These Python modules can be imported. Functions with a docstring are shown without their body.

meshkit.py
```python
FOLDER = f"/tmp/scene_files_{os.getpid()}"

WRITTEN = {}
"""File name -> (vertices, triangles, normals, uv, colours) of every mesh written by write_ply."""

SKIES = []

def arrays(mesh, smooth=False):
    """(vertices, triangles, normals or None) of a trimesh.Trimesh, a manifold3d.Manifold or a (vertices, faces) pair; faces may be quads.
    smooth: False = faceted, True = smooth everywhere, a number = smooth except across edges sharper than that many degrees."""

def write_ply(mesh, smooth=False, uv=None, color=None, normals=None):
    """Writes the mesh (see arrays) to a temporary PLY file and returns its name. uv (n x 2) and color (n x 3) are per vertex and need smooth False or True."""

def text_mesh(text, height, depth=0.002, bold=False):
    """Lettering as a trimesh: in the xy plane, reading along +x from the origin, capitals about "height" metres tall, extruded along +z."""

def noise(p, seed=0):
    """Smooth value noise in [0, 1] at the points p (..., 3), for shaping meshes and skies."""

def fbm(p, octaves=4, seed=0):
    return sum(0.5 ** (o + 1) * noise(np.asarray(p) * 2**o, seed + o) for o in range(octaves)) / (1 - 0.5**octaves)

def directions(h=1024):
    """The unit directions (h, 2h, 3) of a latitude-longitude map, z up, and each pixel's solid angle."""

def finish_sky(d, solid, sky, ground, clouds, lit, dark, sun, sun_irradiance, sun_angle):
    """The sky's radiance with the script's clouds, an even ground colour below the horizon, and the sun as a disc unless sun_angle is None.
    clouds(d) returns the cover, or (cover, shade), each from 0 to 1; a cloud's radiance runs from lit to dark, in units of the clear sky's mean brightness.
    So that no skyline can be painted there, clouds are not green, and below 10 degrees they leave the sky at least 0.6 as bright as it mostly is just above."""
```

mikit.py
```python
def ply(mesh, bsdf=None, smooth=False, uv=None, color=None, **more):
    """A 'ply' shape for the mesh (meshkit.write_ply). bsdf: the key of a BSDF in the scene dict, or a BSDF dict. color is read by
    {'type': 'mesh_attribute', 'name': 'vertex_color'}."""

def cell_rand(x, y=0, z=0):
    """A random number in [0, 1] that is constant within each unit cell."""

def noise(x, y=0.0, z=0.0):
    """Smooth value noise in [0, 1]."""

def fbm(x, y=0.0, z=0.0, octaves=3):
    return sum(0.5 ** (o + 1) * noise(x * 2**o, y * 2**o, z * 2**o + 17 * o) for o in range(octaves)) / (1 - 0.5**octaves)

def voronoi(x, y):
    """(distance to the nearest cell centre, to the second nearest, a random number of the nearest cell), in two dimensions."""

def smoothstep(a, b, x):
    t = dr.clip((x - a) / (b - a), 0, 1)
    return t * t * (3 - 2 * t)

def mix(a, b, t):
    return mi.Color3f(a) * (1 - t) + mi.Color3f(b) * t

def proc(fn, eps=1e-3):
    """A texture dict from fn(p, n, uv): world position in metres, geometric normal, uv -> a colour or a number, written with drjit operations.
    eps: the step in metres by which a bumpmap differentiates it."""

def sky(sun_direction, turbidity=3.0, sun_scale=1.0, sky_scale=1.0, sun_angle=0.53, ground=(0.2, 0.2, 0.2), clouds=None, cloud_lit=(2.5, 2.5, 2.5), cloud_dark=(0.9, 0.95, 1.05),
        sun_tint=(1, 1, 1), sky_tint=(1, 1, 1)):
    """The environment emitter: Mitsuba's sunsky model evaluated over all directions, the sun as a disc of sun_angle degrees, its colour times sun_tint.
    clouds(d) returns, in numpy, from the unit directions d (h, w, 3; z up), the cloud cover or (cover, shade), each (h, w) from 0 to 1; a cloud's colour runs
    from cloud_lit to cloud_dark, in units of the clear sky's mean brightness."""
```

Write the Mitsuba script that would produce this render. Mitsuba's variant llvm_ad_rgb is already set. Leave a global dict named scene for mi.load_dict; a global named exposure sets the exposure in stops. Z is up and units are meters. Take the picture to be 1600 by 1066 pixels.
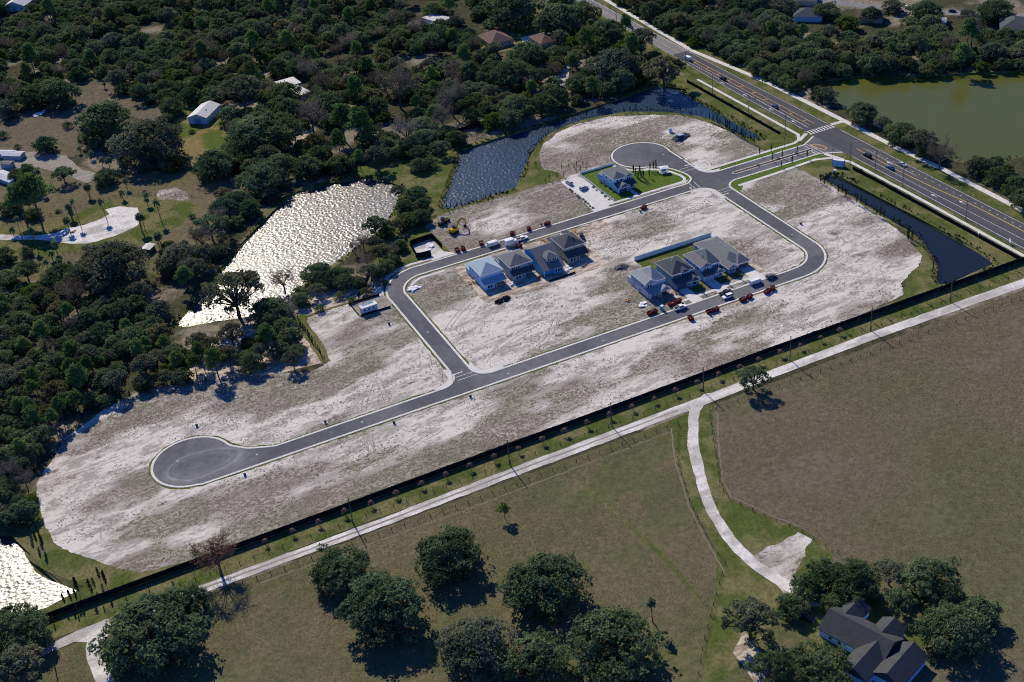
import math, random
import numpy as np, trimesh, manifold3d, shapely
import drjit as dr
import mitsuba as mi
import mikit, meshkit
from mikit import noise, fbm, voronoi, smoothstep, mix, cell_rand
from shapely.geometry import Polygon, LineString, Point, MultiPolygon, box
from shapely.ops import unary_union

T = mi.ScalarTransform4f
scene, labels = {}, {}

# ---------------------------------------------------------------- camera, sky, exposure
CAM = np.array([-168.0, -420.0, 280.0])
FWD = np.array([0.32467988, 0.77419114, -0.54333328])
UPV = np.array([0.30031825, 0.4603429, 0.83540012])
FOV = 2 * math.degrees(math.atan(800 / 2008.3))
scene['camera'] = {'type': 'perspective', 'fov': FOV, 'fov_axis': 'x', 'near_clip': 5.0, 'far_clip': 4000.0,
                   'to_world': T().look_at(origin=CAM.tolist(), target=(CAM + 100 * FWD).tolist(), up=UPV.tolist())}
SUN_EL, SUN_AZ = math.radians(36.5), math.radians(1.5)
SUN = [math.cos(SUN_EL) * math.sin(SUN_AZ), math.cos(SUN_EL) * math.cos(SUN_AZ), math.sin(SUN_EL)]
scene['daylight'] = mikit.sky(SUN, turbidity=2.4, sky_scale=0.46, sky_tint=(0.42, 0.95, 2.05), sun_tint=(0.91, 1.0, 1.15))
exposure = 2.0

# ---------------------------------------------------------------- helpers
rng = np.random.default_rng(20)
random.seed(20)
used = {}


def key_for(name):
    """a key that is not taken: name, name_001, name_002 ..."""
    n = used.get(name, -1) + 1
    used[name] = n
    return name if n == 0 else f'{name}_{n:03d}'


def tag(key, label=None, category=None, kind=None, group=None):
    d = {k: v for k, v in (('label', label), ('category', category), ('kind', kind), ('group', group)) if v}
    if d:
        labels[key] = d


def put(name, mesh, bsdf, to_world=None, smooth=False, parent=None, label=None, category=None, kind=None, group=None):
    key = key_for(parent + '__' + name if parent else name)
    d = dict(mesh) if isinstance(mesh, dict) else mikit.ply(mesh, bsdf, smooth=smooth)
    if to_world is not None:
        d['to_world'] = to_world
    scene[key] = d
    tag(key, label, category, kind, group)
    return key


def root(name, label, category, group=None, kind=None):
    key = key_for(name)
    tag(key, label, category, kind, group)
    return key


def at(x, y, z=0.0, rz=0.0, s=1.0):
    return T().translate([float(x), float(y), float(z)]).rotate([0, 0, 1], float(rz)).scale(s)


def M(*parts):
    return trimesh.util.concatenate([trimesh.Trimesh(*p, process=False) if isinstance(p, tuple) else p for p in parts])


def bx(x0, x1, y0, y1, z0, z1):
    m = trimesh.creation.box([x1 - x0, y1 - y0, z1 - z0])
    m.apply_translation([(x0 + x1) / 2, (y0 + y1) / 2, (z0 + z1) / 2])
    return m


def polys(g):
    if g.is_empty:
        return []
    return [p for p in getattr(g, 'geoms', [g]) if isinstance(p, Polygon) and p.area > 0.01]


def flat(g, z):
    out = []
    for p in polys(g):
        v, f = trimesh.creation.triangulate_polygon(p, engine='earcut')
        m = trimesh.Trimesh(np.c_[v, np.full(len(v), z)], f, process=False)
        if len(f) and m.face_normals[:, 2].mean() < 0:
            m.invert()
        out.append(m)
    return M(*out)


def slab(g, z0, z1):
    out = []
    for p in polys(g):
        m = trimesh.creation.extrude_polygon(p, z1 - z0, engine='earcut')
        m.apply_translation([0, 0, z0])
        out.append(m)
    return M(*out)


def rough(g, amp=0.8, step=1.5, seed=0, scale=0.25):
    """the same outline with an irregular edge, as grass creeping over sand has"""
    out = []
    for p in polys(g):
        rings = []
        for r in [p.exterior, *p.interiors]:
            r = shapely.segmentize(r, step)
            c = np.array(r.coords)[:-1]
            q = np.c_[c * scale, np.full(len(c), seed * 7.3)]
            d = np.stack([meshkit.fbm(q, 3, 1 + seed), meshkit.fbm(q + 31.7, 3, 2 + seed)], 1) - 0.5
            rings.append(c + d * 2 * amp)
        out.append(Polygon(rings[0], rings[1:]).buffer(0))
    return unary_union(out)


def tube(pts, r0, r1, n=6):
    pts = np.asarray(pts, float)
    rr = np.linspace(r0, r1, len(pts))
    rings = []
    for i, p in enumerate(pts):
        d = pts[min(i + 1, len(pts) - 1)] - pts[max(i - 1, 0)]
        d /= np.linalg.norm(d) + 1e-9
        a = np.cross(d, [0, 0, 1] if abs(d[2]) < 0.9 else [1, 0, 0])
        a /= np.linalg.norm(a)
        b = np.cross(d, a)
        t = np.arange(n) * 2 * np.pi / n
        rings.append(p + rr[i] * (np.cos(t)[:, None] * a + np.sin(t)[:, None] * b))
    v = np.vstack(rings)
    f = []
    for i in range(len(pts) - 1):
        for k in range(n):
            a, b = i * n + k, i * n + (k + 1) % n
            f += [[a, b, b + n], [a, b + n, a + n]]
    for k in range(1, n - 1):
        f += [[0, k + 1, k], [len(v) - n, len(v) - n + k, len(v) - n + k + 1]]
    return trimesh.Trimesh(v, f, process=False)


# ---------------------------------------------------------------- materials
def rgb(*c):
    return {'type': 'rgb', 'value': list(c)}


def diffuse(name, c):
    scene[name] = {'type': 'twosided', 'b': {'type': 'diffuse', 'reflectance': c if isinstance(c, dict) else rgb(*c)}}
    return name


def glossy(name, c, rough_=0.4, metallic=0.0, spec=0.5):
    scene[name] = {'type': 'twosided', 'b': {'type': 'principled', 'base_color': c if isinstance(c, dict) else rgb(*c), 'roughness': rough_, 'metallic': metallic, 'specular': spec}}
    return name


def C(*c):
    return mi.Color3f(*c)


def f_sand(p, n, uv):
    wx, wy = p.x + 0.36 * p.y, p.y - 0.12 * p.x
    big = fbm(wx * 0.030 + 3, wy * 0.075 + 7, 0.0, 4)
    mid = fbm(wx * 0.12 + 11, wy * 0.34 + 2, 1.0, 4)
    streak = fbm(wx * 0.22, wy * 1.5, 6.0, 3)
    fine = fbm(p.x * 0.9, p.y * 1.6, 2.0, 4)
    speck = fbm(p.x * 2.2, p.y * 3.2, 4.0, 2)
    patch = smoothstep(0.425, 0.570, big * 0.72 + mid * 0.28)
    base = mix([0.335, 0.315, 0.284], [0.640, 0.612, 0.565], smoothstep(0.36, 0.60, mid * 0.55 + streak * 0.15 + fine * 0.35))
    brown = mix([0.158, 0.135, 0.112], [0.140, 0.133, 0.092], smoothstep(0.44, 0.60, fbm(p.x * 0.04 + 9, p.y * 0.05, 3.0, 3)))
    t = patch * 0.84 + 0.75 * (smoothstep(0.34, 0.68, fine * 0.6 + speck * 0.4) - 0.5) * (0.25 + 0.75 * patch)
    c = mix(base, brown, dr.clip(t, 0, 0.95))
    c = mix(c, [0.095, 0.082, 0.064], smoothstep(0.62, 0.76, speck) * (0.12 + 0.5 * patch))
    rut = smoothstep(0.82, 0.94, noise(wy * 0.75 + 1.6 * fbm(wx * 0.03, wy * 0.05, 9.0, 2), 3.3, 0.2)) * smoothstep(0.5, 0.62, fbm(wx * 0.03 + 4, wy * 0.09, 8.0, 2))
    c = mix(c, [0.66, 0.62, 0.565], rut * 0.55)
    return c * (0.84 + 0.32 * speck)


def f_dirt(p, n, uv):
    t = fbm(p.x * 0.35, p.y * 0.8, 1.0, 4)
    return mix([0.27, 0.215, 0.165], [0.52, 0.46, 0.385], smoothstep(0.3, 0.65, t)) * (0.8 + 0.4 * fbm(p.x * 2.2, p.y * 2.2, 3.0, 2))


def f_pasture(p, n, uv):
    big = fbm(p.x * 0.012 + 4, p.y * 0.018, 0.0, 4)
    mid = fbm(p.x * 0.09, p.y * 0.09, 2.0, 3)
    tuft = fbm(p.x * 0.75, p.y * 0.9, 3.0, 3)
    fine = fbm(p.x * 2.4, p.y * 2.4, 5.0, 2)
    c = mix([0.142, 0.122, 0.080], [0.100, 0.110, 0.050], smoothstep(0.38, 0.62, big * 0.7 + mid * 0.35))
    c = mix(c, [0.165, 0.128, 0.085], smoothstep(0.5, 0.7, mid) * 0.5)
    return c * (0.45 + 0.72 * tuft + 0.38 * fine)


def f_brown_pasture(p, n, uv):
    big = fbm(p.x * 0.010 + 4, p.y * 0.014 + 9, 0.0, 4)
    tuft = fbm(p.x * 0.7, p.y * 0.85, 3.0, 3)
    fine = fbm(p.x * 2.2, p.y * 2.6, 5.0, 2)
    c = mix([0.132, 0.116, 0.082], [0.102, 0.106, 0.056], smoothstep(0.40, 0.66, big))
    return c * (0.42 + 0.75 * tuft + 0.42 * fine)


def f_lawn(p, n, uv):
    a = fbm(p.x * 0.16, p.y * 0.16, 0.0, 3)
    b = fbm(p.x * 1.5, p.y * 1.5, 2.0, 2)
    return mix([0.078, 0.102, 0.030], [0.150, 0.145, 0.068], smoothstep(0.35, 0.7, a)) * (0.6 + 0.8 * b)


def f_bright_lawn(p, n, uv):
    a = fbm(p.x * 0.3, p.y * 0.3, 0.0, 3)
    return mix([0.070, 0.125, 0.020], [0.105, 0.150, 0.035], a) * (0.7 + 0.6 * fbm(p.x * 1.8, p.y * 1.8, 2.0, 2))


def f_yard_grass(p, n, uv):
    a = fbm(p.x * 0.08, p.y * 0.08, 0.0, 4)
    return mix([0.085, 0.115, 0.028], [0.20, 0.165, 0.075], smoothstep(0.38, 0.62, a)) * (0.65 + 0.7 * fbm(p.x * 0.9, p.y * 0.9, 2.0, 3))


def f_wood_floor(p, n, uv):
    a = fbm(p.x * 0.045, p.y * 0.06, 0.0, 4)
    b = fbm(p.x * 0.8, p.y * 0.8, 2.0, 3)
    c = mix([0.060, 0.062, 0.038], [0.215, 0.19, 0.145], smoothstep(0.45, 0.68, a))
    return c * (0.45 + 1.05 * b)


def f_asphalt(p, n, uv):
    """worn asphalt; on the west turning circle the tyres of turning lorries have left swirled rings"""
    a = fbm(p.x * 0.05, p.y * 0.05, 0.0, 3)
    b = fbm(p.x * 0.5, p.y * 0.5, 3.0, 3)
    x, y = p.x + 134.0, p.y + 32.5
    r = dr.sqrt(dr.square(x * dr.select(x > 0, 0.42, 0.80)) + dr.square(y)) + 1.1 * fbm(p.x * 0.16, p.y * 0.16, 1.0, 2)
    rings = noise(r * 1.15, 2.0, 0.5) * 0.6 + noise(r * 2.7, 5.0, 0.5) * 0.4
    swirl = (smoothstep(0.35, 0.85, rings) + 0.9 * smoothstep(0.9, 0.0, dr.abs(r - 8.0))) * (1 - smoothstep(9.5, 13.5, r)) * (1 - smoothstep(16.0, 27.0, x))
    return mix([0.112, 0.118, 0.132], [0.160, 0.164, 0.174], smoothstep(0.3, 0.7, a)) * (0.80 + 0.40 * b) * (0.94 + 0.42 * swirl)


def f_highway(p, n, uv):
    lane = noise(p.x * 0.85, 1.0, p.y * 0.004)
    a = fbm(p.x * 0.4, p.y * 0.06, 3.0, 3)
    return mix([0.068, 0.072, 0.082], [0.104, 0.107, 0.115], lane * 0.5 + a * 0.5)


def f_old_road(p, n, uv):
    return mix([0.17, 0.172, 0.182], [0.25, 0.25, 0.255], fbm(p.x * 0.6, p.y * 0.05, 0.0, 4))


def f_concrete(p, n, uv):
    return mix([0.52, 0.515, 0.49], [0.68, 0.67, 0.645], fbm(p.x * 0.35, p.y * 0.35, p.z, 4))


def f_gravel(p, n, uv):
    a = fbm(p.x * 0.10, p.y * 0.25, 0.0, 4)
    b = fbm(p.x * 1.4, p.y * 1.4, 2.0, 3)
    return mix([0.41, 0.398, 0.372], [0.64, 0.625, 0.595], smoothstep(0.3, 0.65, a)) * (0.78 + 0.44 * b)


def f_gravel_mid(p, n, uv):
    return mix([0.19, 0.175, 0.14], [0.36, 0.34, 0.31], fbm(p.x * 0.12, p.y * 0.8, 0.0, 4))


for nm, fn in (('sand_mat', f_sand), ('dirt_mat', f_dirt), ('pasture_mat', f_pasture), ('brown_pasture_mat', f_brown_pasture), ('lawn_mat', f_lawn),
               ('bright_lawn_mat', f_bright_lawn), ('wood_floor_mat', f_wood_floor), ('yard_grass_mat', f_yard_grass), ('asphalt_mat', f_asphalt), ('highway_mat', f_highway),
               ('old_road_mat', f_old_road), ('concrete_mat', f_concrete), ('gravel_mat', f_gravel), ('gravel_mid_mat', f_gravel_mid)):
    diffuse(nm, mikit.proc(fn))
diffuse('white_line_mat', (0.62, 0.62, 0.60))
diffuse('yellow_line_mat', (0.60, 0.37, 0.13))
diffuse('black_mat', (0.018, 0.020, 0.024))
diffuse('post_mat', (0.055, 0.050, 0.045))
diffuse('mulch_and_shade_mat', (0.085, 0.062, 0.050))  # real mulch on the median, painted shade under the boundary fence
diffuse('rock_mat', (0.22, 0.21, 0.19))
for nm, c, ro in (('dark_water_mat', (0.012, 0.017, 0.022), 0.06), ('olive_water_mat', (0.082, 0.092, 0.022), 0.2), ('glint_water_mat', (0.012, 0.018, 0.028), 0.37), ('blue_water_mat', (0.010, 0.032, 0.062), 0.30)):
    scene[nm] = {'type': 'principled', 'base_color': rgb(*c), 'roughness': ro, 'eta': {'glint_water_mat': 1.50, 'olive_water_mat': 1.22}.get(nm, 1.33)}
# ---------------------------------------------------------------- ground, water, roads
PONDS = {
    'west_pond': [(-116.7, 70), (-97.7, 91.7), (-85.7, 105.4), (-61.6, 136.2), (-49.1, 150.9), (-38, 159.9), (-28.4, 163.5), (-11.5, 162.9), (-0.5, 159.6), (6.9, 154.3), (12.4, 145.9), (13.8, 137.8), (9, 128.4), (3.3, 118.2), (-1.7, 109.6), (-12.2, 101.2), (-24.3, 94.5), (-35.8, 84.2), (-46.1, 79.3), (-60.2, 70.5), (-74.6, 62), (-84.1, 59), (-100.3, 64.8), (-112.5, 66.7)],
    'north_pond': [(21.3, 102.3), (27.8, 113.4), (34.4, 123.2), (42.5, 135.1), (58, 160.4), (68.1, 160.9), (86.6, 162), (111, 162), (134, 163.2), (150, 166), (170, 170), (184, 172), (191, 164), (189.1, 139.3), (190.5, 124.4), (191.1, 102.8), (190.7, 76), (187, 72.7), (183.9, 92.8), (184.4, 112.2), (182.6, 121.1), (174.2, 133.5), (164.4, 143.2), (151.4, 152.8), (142.3, 154.3), (126.4, 157), (114, 155.4), (100.5, 149), (84.7, 136.1), (73.2, 117.5), (66, 109.3), (58.4, 101), (41, 100.7)],
    'east_pond': [(187.6, 26.7), (190.9, 28), (194.9, 22.5), (195.6, 12.7), (196.4, -5.3), (197, -26.8), (197.5, -46.8), (197.3, -62.1), (196.5, -73.5), (194.3, -79), (187.4, -79.4), (174.8, -79.7), (165.5, -79.6), (164.6, -78), (169.5, -73.6), (176.2, -66.7), (178.7, -61.9), (180.9, -56.7), (184.2, -48.8), (187, -42.3), (187.6, -33.4), (187.2, -24.4), (188, -14.1), (188.2, -2.7), (188.1, 8.1), (187.3, 17.3)],
    'lake': [(248, 112), (262, 122), (285, 112), (300, 96), (330, 80), (365, 58), (420, 30), (430, -40), (360, -60), (300, -40), (283.1, -8), (266.7, -7), (252.5, -0.5), (248.5, 12.2), (246.6, 32.2), (245.4, 54.4), (245.6, 78.8)],
    'southwest_pond': [(-290, -30), (-240, -28), (-202.5, -33), (-197.4, -36.4), (-196.2, -44.6), (-196.1, -52.4), (-194.6, -59.6), (-191.9, -64.7), (-186.9, -71.4), (-182.2, -75.2), (-181.2, -77.5), (-187.9, -78.2), (-195.3, -77.6), (-207.6, -76.6), (-250, -76), (-290, -78)],
}


def soft(poly, r=2.5):
    return Polygon(poly).buffer(-r).buffer(2 * r).buffer(-r)


pond = {k: soft(v) for k, v in PONDS.items()}
pond_all = unary_union([g.buffer(2.6) for g in pond.values()])
WATER_Z = -0.9


def bank(g):
    """the sloping bank from the ground down under the water"""
    outer, inner = g.buffer(2.6), g.buffer(-1.2)
    out = []
    for p in polys(outer.difference(inner)):
        p = shapely.segmentize(p, 2.0)
        v, f = trimesh.creation.triangulate_polygon(p, engine='earcut')
        d = np.array([outer.exterior.distance(Point(*q)) for q in v])
        m = trimesh.Trimesh(np.c_[v, -0.36 * d], f, process=False)
        if m.face_normals[:, 2].mean() < 0:
            m.invert()
        out.append(m)
    return M(*out)


def waves(g, step, amp, length, seed):
    x0, y0, x1, y1 = g.bounds
    xs, ys = np.arange(x0, x1 + step, step), np.arange(y0, y1 + step, step)
    X, Y = np.meshgrid(xs, ys)
    P = np.stack([X * 0.95 + 0.3 * Y, Y * 1.25, X * 0 + seed], -1)
    wind = 0.55 + 0.9 * meshkit.fbm(np.stack([X * 0.03, Y * 0.05, X * 0 + seed + 5], -1), 3, seed + 2)
    Z = WATER_Z + wind * (amp * (meshkit.noise(P / length, seed) - 0.5) + 0.42 * amp * (meshkit.noise(P / length * 2.3 + 9, seed + 1) - 0.5))
    idx = np.arange(X.size).reshape(X.shape)
    q = np.stack([idx[:-1, :-1], idx[:-1, 1:], idx[1:, 1:], idx[1:, :-1]], -1).reshape(-1, 4)
    cx, cy = (X[:-1, :-1] + step / 2).ravel(), (Y[:-1, :-1] + step / 2).ravel()
    q = q[shapely.contains_xy(g.buffer(step), cx, cy)]
    use, inv = np.unique(q, return_inverse=True)
    q = inv.reshape(-1, 4)
    return trimesh.Trimesh(np.c_[X.ravel(), Y.ravel(), Z.ravel()][use], np.vstack([q[:, [0, 1, 2]], q[:, [0, 2, 3]]]), process=False)


put('ground', flat(box(-1500, -900, 2200, 2600).difference(pond_all), 0.0), 'wood_floor_mat', kind='structure', label='leaf littered ground under the woods')
for k, g in pond.items():
    put('bank', bank(g), 'lawn_mat', kind='structure', label={'west_pond': 'grassy bank round the glittering pond', 'north_pond': 'grassy bank round the blue pond', 'east_pond': 'grassy bank round the dark navy pond', 'lake': 'bank round the olive green lake', 'southwest_pond': 'bank round the pond cut by the frame'}[k])
put('west_pond', waves(pond['west_pond'].buffer(0.5), 0.24, 0.215, 0.82, 3), 'glint_water_mat', smooth=True, kind='structure', label='pond full of sun glitter beside the building plots')
put('north_pond', waves(pond['north_pond'].buffer(0.5), 0.28, 0.165, 0.85, 4), 'blue_water_mat', smooth=True, kind='structure', label='blue pond curving round the northern plots')
put('east_pond', flat(pond['east_pond'].buffer(0.5), WATER_Z), 'dark_water_mat', kind='structure', label='still dark navy pond beside the black fence corner')
put('lake', waves(pond['lake'].buffer(0.5), 1.5, 0.10, 4.0, 6), 'olive_water_mat', smooth=True, kind='structure', label='olive green lake across the main road')
put('southwest_pond', waves(pond['southwest_pond'].intersection(box(-260, -90, -170, -20)).buffer(0.5), 0.24, 0.16, 0.8, 7), 'glint_water_mat', smooth=True, kind='structure', label='dazzling white pond at the left edge')

# streets: pavement outline from strips, circles and fillets
def ring_corner(cx, cy, ro, ri, x0, x1, y0, y1):
    return Point(cx, cy).buffer(ro, 24).difference(Point(cx, cy).buffer(ri, 24)).intersection(box(x0, y0, x1, y1))


pave = unary_union([
    box(-134, -44.6, 123.5, -36.2), Point(-133.8, -29.0).buffer(14.9, 32),
    Polygon([(-126, -17), (-121.4, -22.6), (-118.4, -27.4), (-113.6, -32.1), (-105, -36.0), (-104, -40), (-130, -40)]), Polygon([(119.5, 87), (126, 83.2), (131, 79), (133.8, 74.5), (136, 67), (140, 67), (140, 95)]), box(-31.2, -40, -22.7, 37), ring_corner(-10.5, 37, 20.9, 12.4, -32, -10.5, 37, 60), box(-10.6, 49.2, 141, 57.7),
    ring_corner(125, -23.2, 21.4, 12.8, 125, 147, -45, -23.2), box(123.4, -44.6, 125.1, -36.1), box(137.7, -23.4, 146.3, 50),
    box(136, 50, 144.4, 98), Point(129.7, 98.1).buffer(15.2, 32), box(136, 47.2, 204, 60.6), Polygon([(202, 47.2), (202, 60.6), (213, 67), (213, 41)]),
])
pave = pave.buffer(6.5, 12).buffer(-6.5, 12).buffer(-0.01)
KERB = 0.9
highway_area = Polygon([(211.6, -400), (212.0, 72), (211.6, 105), (212.6, 150), (214.8, 190), (216.2, 250), (217.8, 332), (221, 520), (228, 520), (226.4, 332), (226.6, 250), (226.2, 190), (226.4, 150), (227.4, 72), (228.4, 0), (229.8, -90), (232, -400)])
median = box(155, 52.4, 202, 55.0).buffer(-1.2).buffer(1.2)
kerb_ring = pave.buffer(0).difference(pave.buffer(-KERB)).difference(highway_area.buffer(0.3))
inside = pave.buffer(-KERB)
put('street', flat(inside.difference(highway_area).union(inside.intersection(box(209, 44, 212.3, 66))), 0.09), 'asphalt_mat', kind='structure', label='grey asphalt streets looping through the building plots')
put('kerb', slab(kerb_ring, -0.02, 0.17), 'concrete_mat', kind='structure', label='pale concrete kerb along the plot streets')
put('kerb', slab(median.difference(median.buffer(-0.45)), 0.05, 0.22), 'concrete_mat', kind='structure', label='pale kerb round the entrance median')
put('entrance_median', flat(median.buffer(-0.45), 0.20), 'mulch_and_shade_mat', kind='structure', label='brown mulch strip between the two entrance lanes')

put('highway', flat(highway_area.intersection(box(150, -400, 300, 206)), 0.10), 'highway_mat', kind='structure', label='new dark asphalt of the main road')
put('highway', flat(highway_area.intersection(box(150, 206, 300, 520)), 0.10), 'old_road_mat', kind='structure', label='older pale grey stretch of the main road')

# zones of ground cover, each a sheet a little above the one below
dev = Polygon([(-186.8, -11.6), (-188, -24.5), (-187.2, -38.2), (-186.2, -47.7), (-181.8, -56.8), (-175.1, -64.5), (-170.2, -71.7), (-163, -78.5), (-150, -80.8), (-125, -81.3), (-29, -80.6), (95, -81), (128.5, -80.4), (149.4, -77.6), (153, -70), (168.6, -63.4), (175.1, -57.4), (180.3, -44), (183.6, -21.6), (184.6, 7.9), (184.6, 34.6), (184, 44), (182, 66), (181.9, 73.6), (181.6, 96.1), (177.7, 114.1), (171.4, 129.3), (154.9, 141.6), (139.8, 149.8), (121, 151.2), (107.6, 147.8), (95.8, 139.6), (88.2, 130.7), (83.2, 118.5), (81.8, 112.2), (86, 106), (86, 97), (70, 97), (39.3, 97), (22.6, 97.4), (7.9, 93.4), (8, 60), (-10, 60), (-32, 60), (-35, 43), (-67.4, 43.7), (-67, 23.9), (-68.4, 5.9), (-73.8, 3.5), (-79.4, 2.8), (-88.3, 8.5), (-97.5, 12.9), (-116.6, 19.9), (-133.4, 25.4), (-142, 26.8), (-148.6, 25.4), (-158.1, 21.5), (-167.9, 14.6), (-173.3, 11), (-178.5, 0.6), (-182.2, -3.7)])
SAND = rough(rough(dev.buffer(-3).buffer(3), 1.0, 1.5, 1, 0.12), 0.7, 0.8, 2, 0.7)
south_band = box(-420, -83.6, 206, -60)
pasture_s = Polygon([(-420, -100), (-190, -100), (-10, -100), (27, -99.8), (30, -118), (22, -140), (12, -160), (9, -180), (6, -420), (-420, -420)])
pasture_e = Polygon([(27, -99.8), (214, -100.5), (214, -420), (6, -420), (9, -180), (12, -160), (22, -140), (30, -118)])
put('pasture', flat(rough(pasture_s, 1.0, 3, 2), 0.03), 'pasture_mat', kind='structure', label='olive brown grazing field with scattered oaks')
put('pasture', flat(rough(pasture_e, 1.0, 3, 3), 0.03), 'brown_pasture_mat', kind='structure', label='wide dry brown field right of the gravel lane')
drive_verge = Polygon([(24, -99.5), (44, -99), (40, -104), (32, -118), (21, -138), (18.5, -146), (24, -161), (29.5, -171), (32, -184), (20, -196), (0, -200), (-40, -216), (-10, -181.5), (1.5, -165), (6, -143), (14.6, -120.6)])
put('drive_verge', flat(rough(drive_verge, 0.6, 2, 31), 0.038), 'lawn_mat', kind='structure', label='greener grass on both sides of the curving gravel drive')
yard_green = Polygon([(-210, 236), (-184, 222), (-160, 206), (-140, 203), (-120, 212), (-100, 208), (-84, 190), (-80, 172), (-96, 160), (-108, 150), (-124, 160), (-150, 166), (-190, 190), (-230, 215)])
put('paddock_grass', flat(rough(yard_green, 2.0, 3, 32, 0.15), 0.035), 'lawn_mat', kind='structure', label='greener grass round the white sandy yard')
north_field = Polygon([(-185, 300), (-170, 345), (-147, 362), (-130, 373), (-112, 372), (-98, 411), (-80, 418), (-82, 376), (-66, 327), (-74, 303), (-86, 320), (-99, 308), (-117, 305), (-124, 279), (-141, 296), (-160, 297)])
paddock = Polygon([(-230, 290), (-176, 283), (-130, 274), (-119, 259), (-110, 236), (-100, 233.7), (-83, 234), (-68, 223), (-47, 186), (-53, 169), (-86, 127), (-105, 110), (-116, 117), (-122, 140), (-141, 149), (-147, 138), (-180, 153), (-240, 190)])
barn_yard = Polygon([(-68, 300), (-49, 316), (-33, 294), (-38, 254), (-52, 220), (-73, 228), (-77, 252)])
put('paddock', flat(rough(paddock.difference(pond_all), 3.0, 3, 4, 0.1), 0.02), 'pasture_mat', kind='structure', label='rough paddock with palms behind the glittering pond')
put('barn_yard', flat(rough(barn_yard, 2.0, 3, 8, 0.1), 0.02), 'yard_grass_mat', kind='structure', label='mown yellow green yard round the white metal barn')
for pts, lab in (([(128, 276), (150, 276), (175, 290), (190, 330), (196, 400), (180, 420), (172, 330), (150, 312), (128, 306)], 'by the two brown roofed houses'), ([(8, 322), (16, 325), (14, 345), (4, 348)], 'in the woods left of the pale roofed house'), ([(60, 262), (88, 252), (90, 268), (64, 276)], 'in the woods above the blue pond')):
    put('glade', flat(rough(Polygon(pts), 2.5, 3, 9, 0.12), 0.02), 'yard_grass_mat', kind='structure', label='sunlit yellow green grass ' + lab)
put('meadow', flat(rough(north_field, 4.0, 3, 5, 0.1), 0.02), 'brown_pasture_mat', kind='structure', label='brown clearing in the upper left woods')
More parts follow.
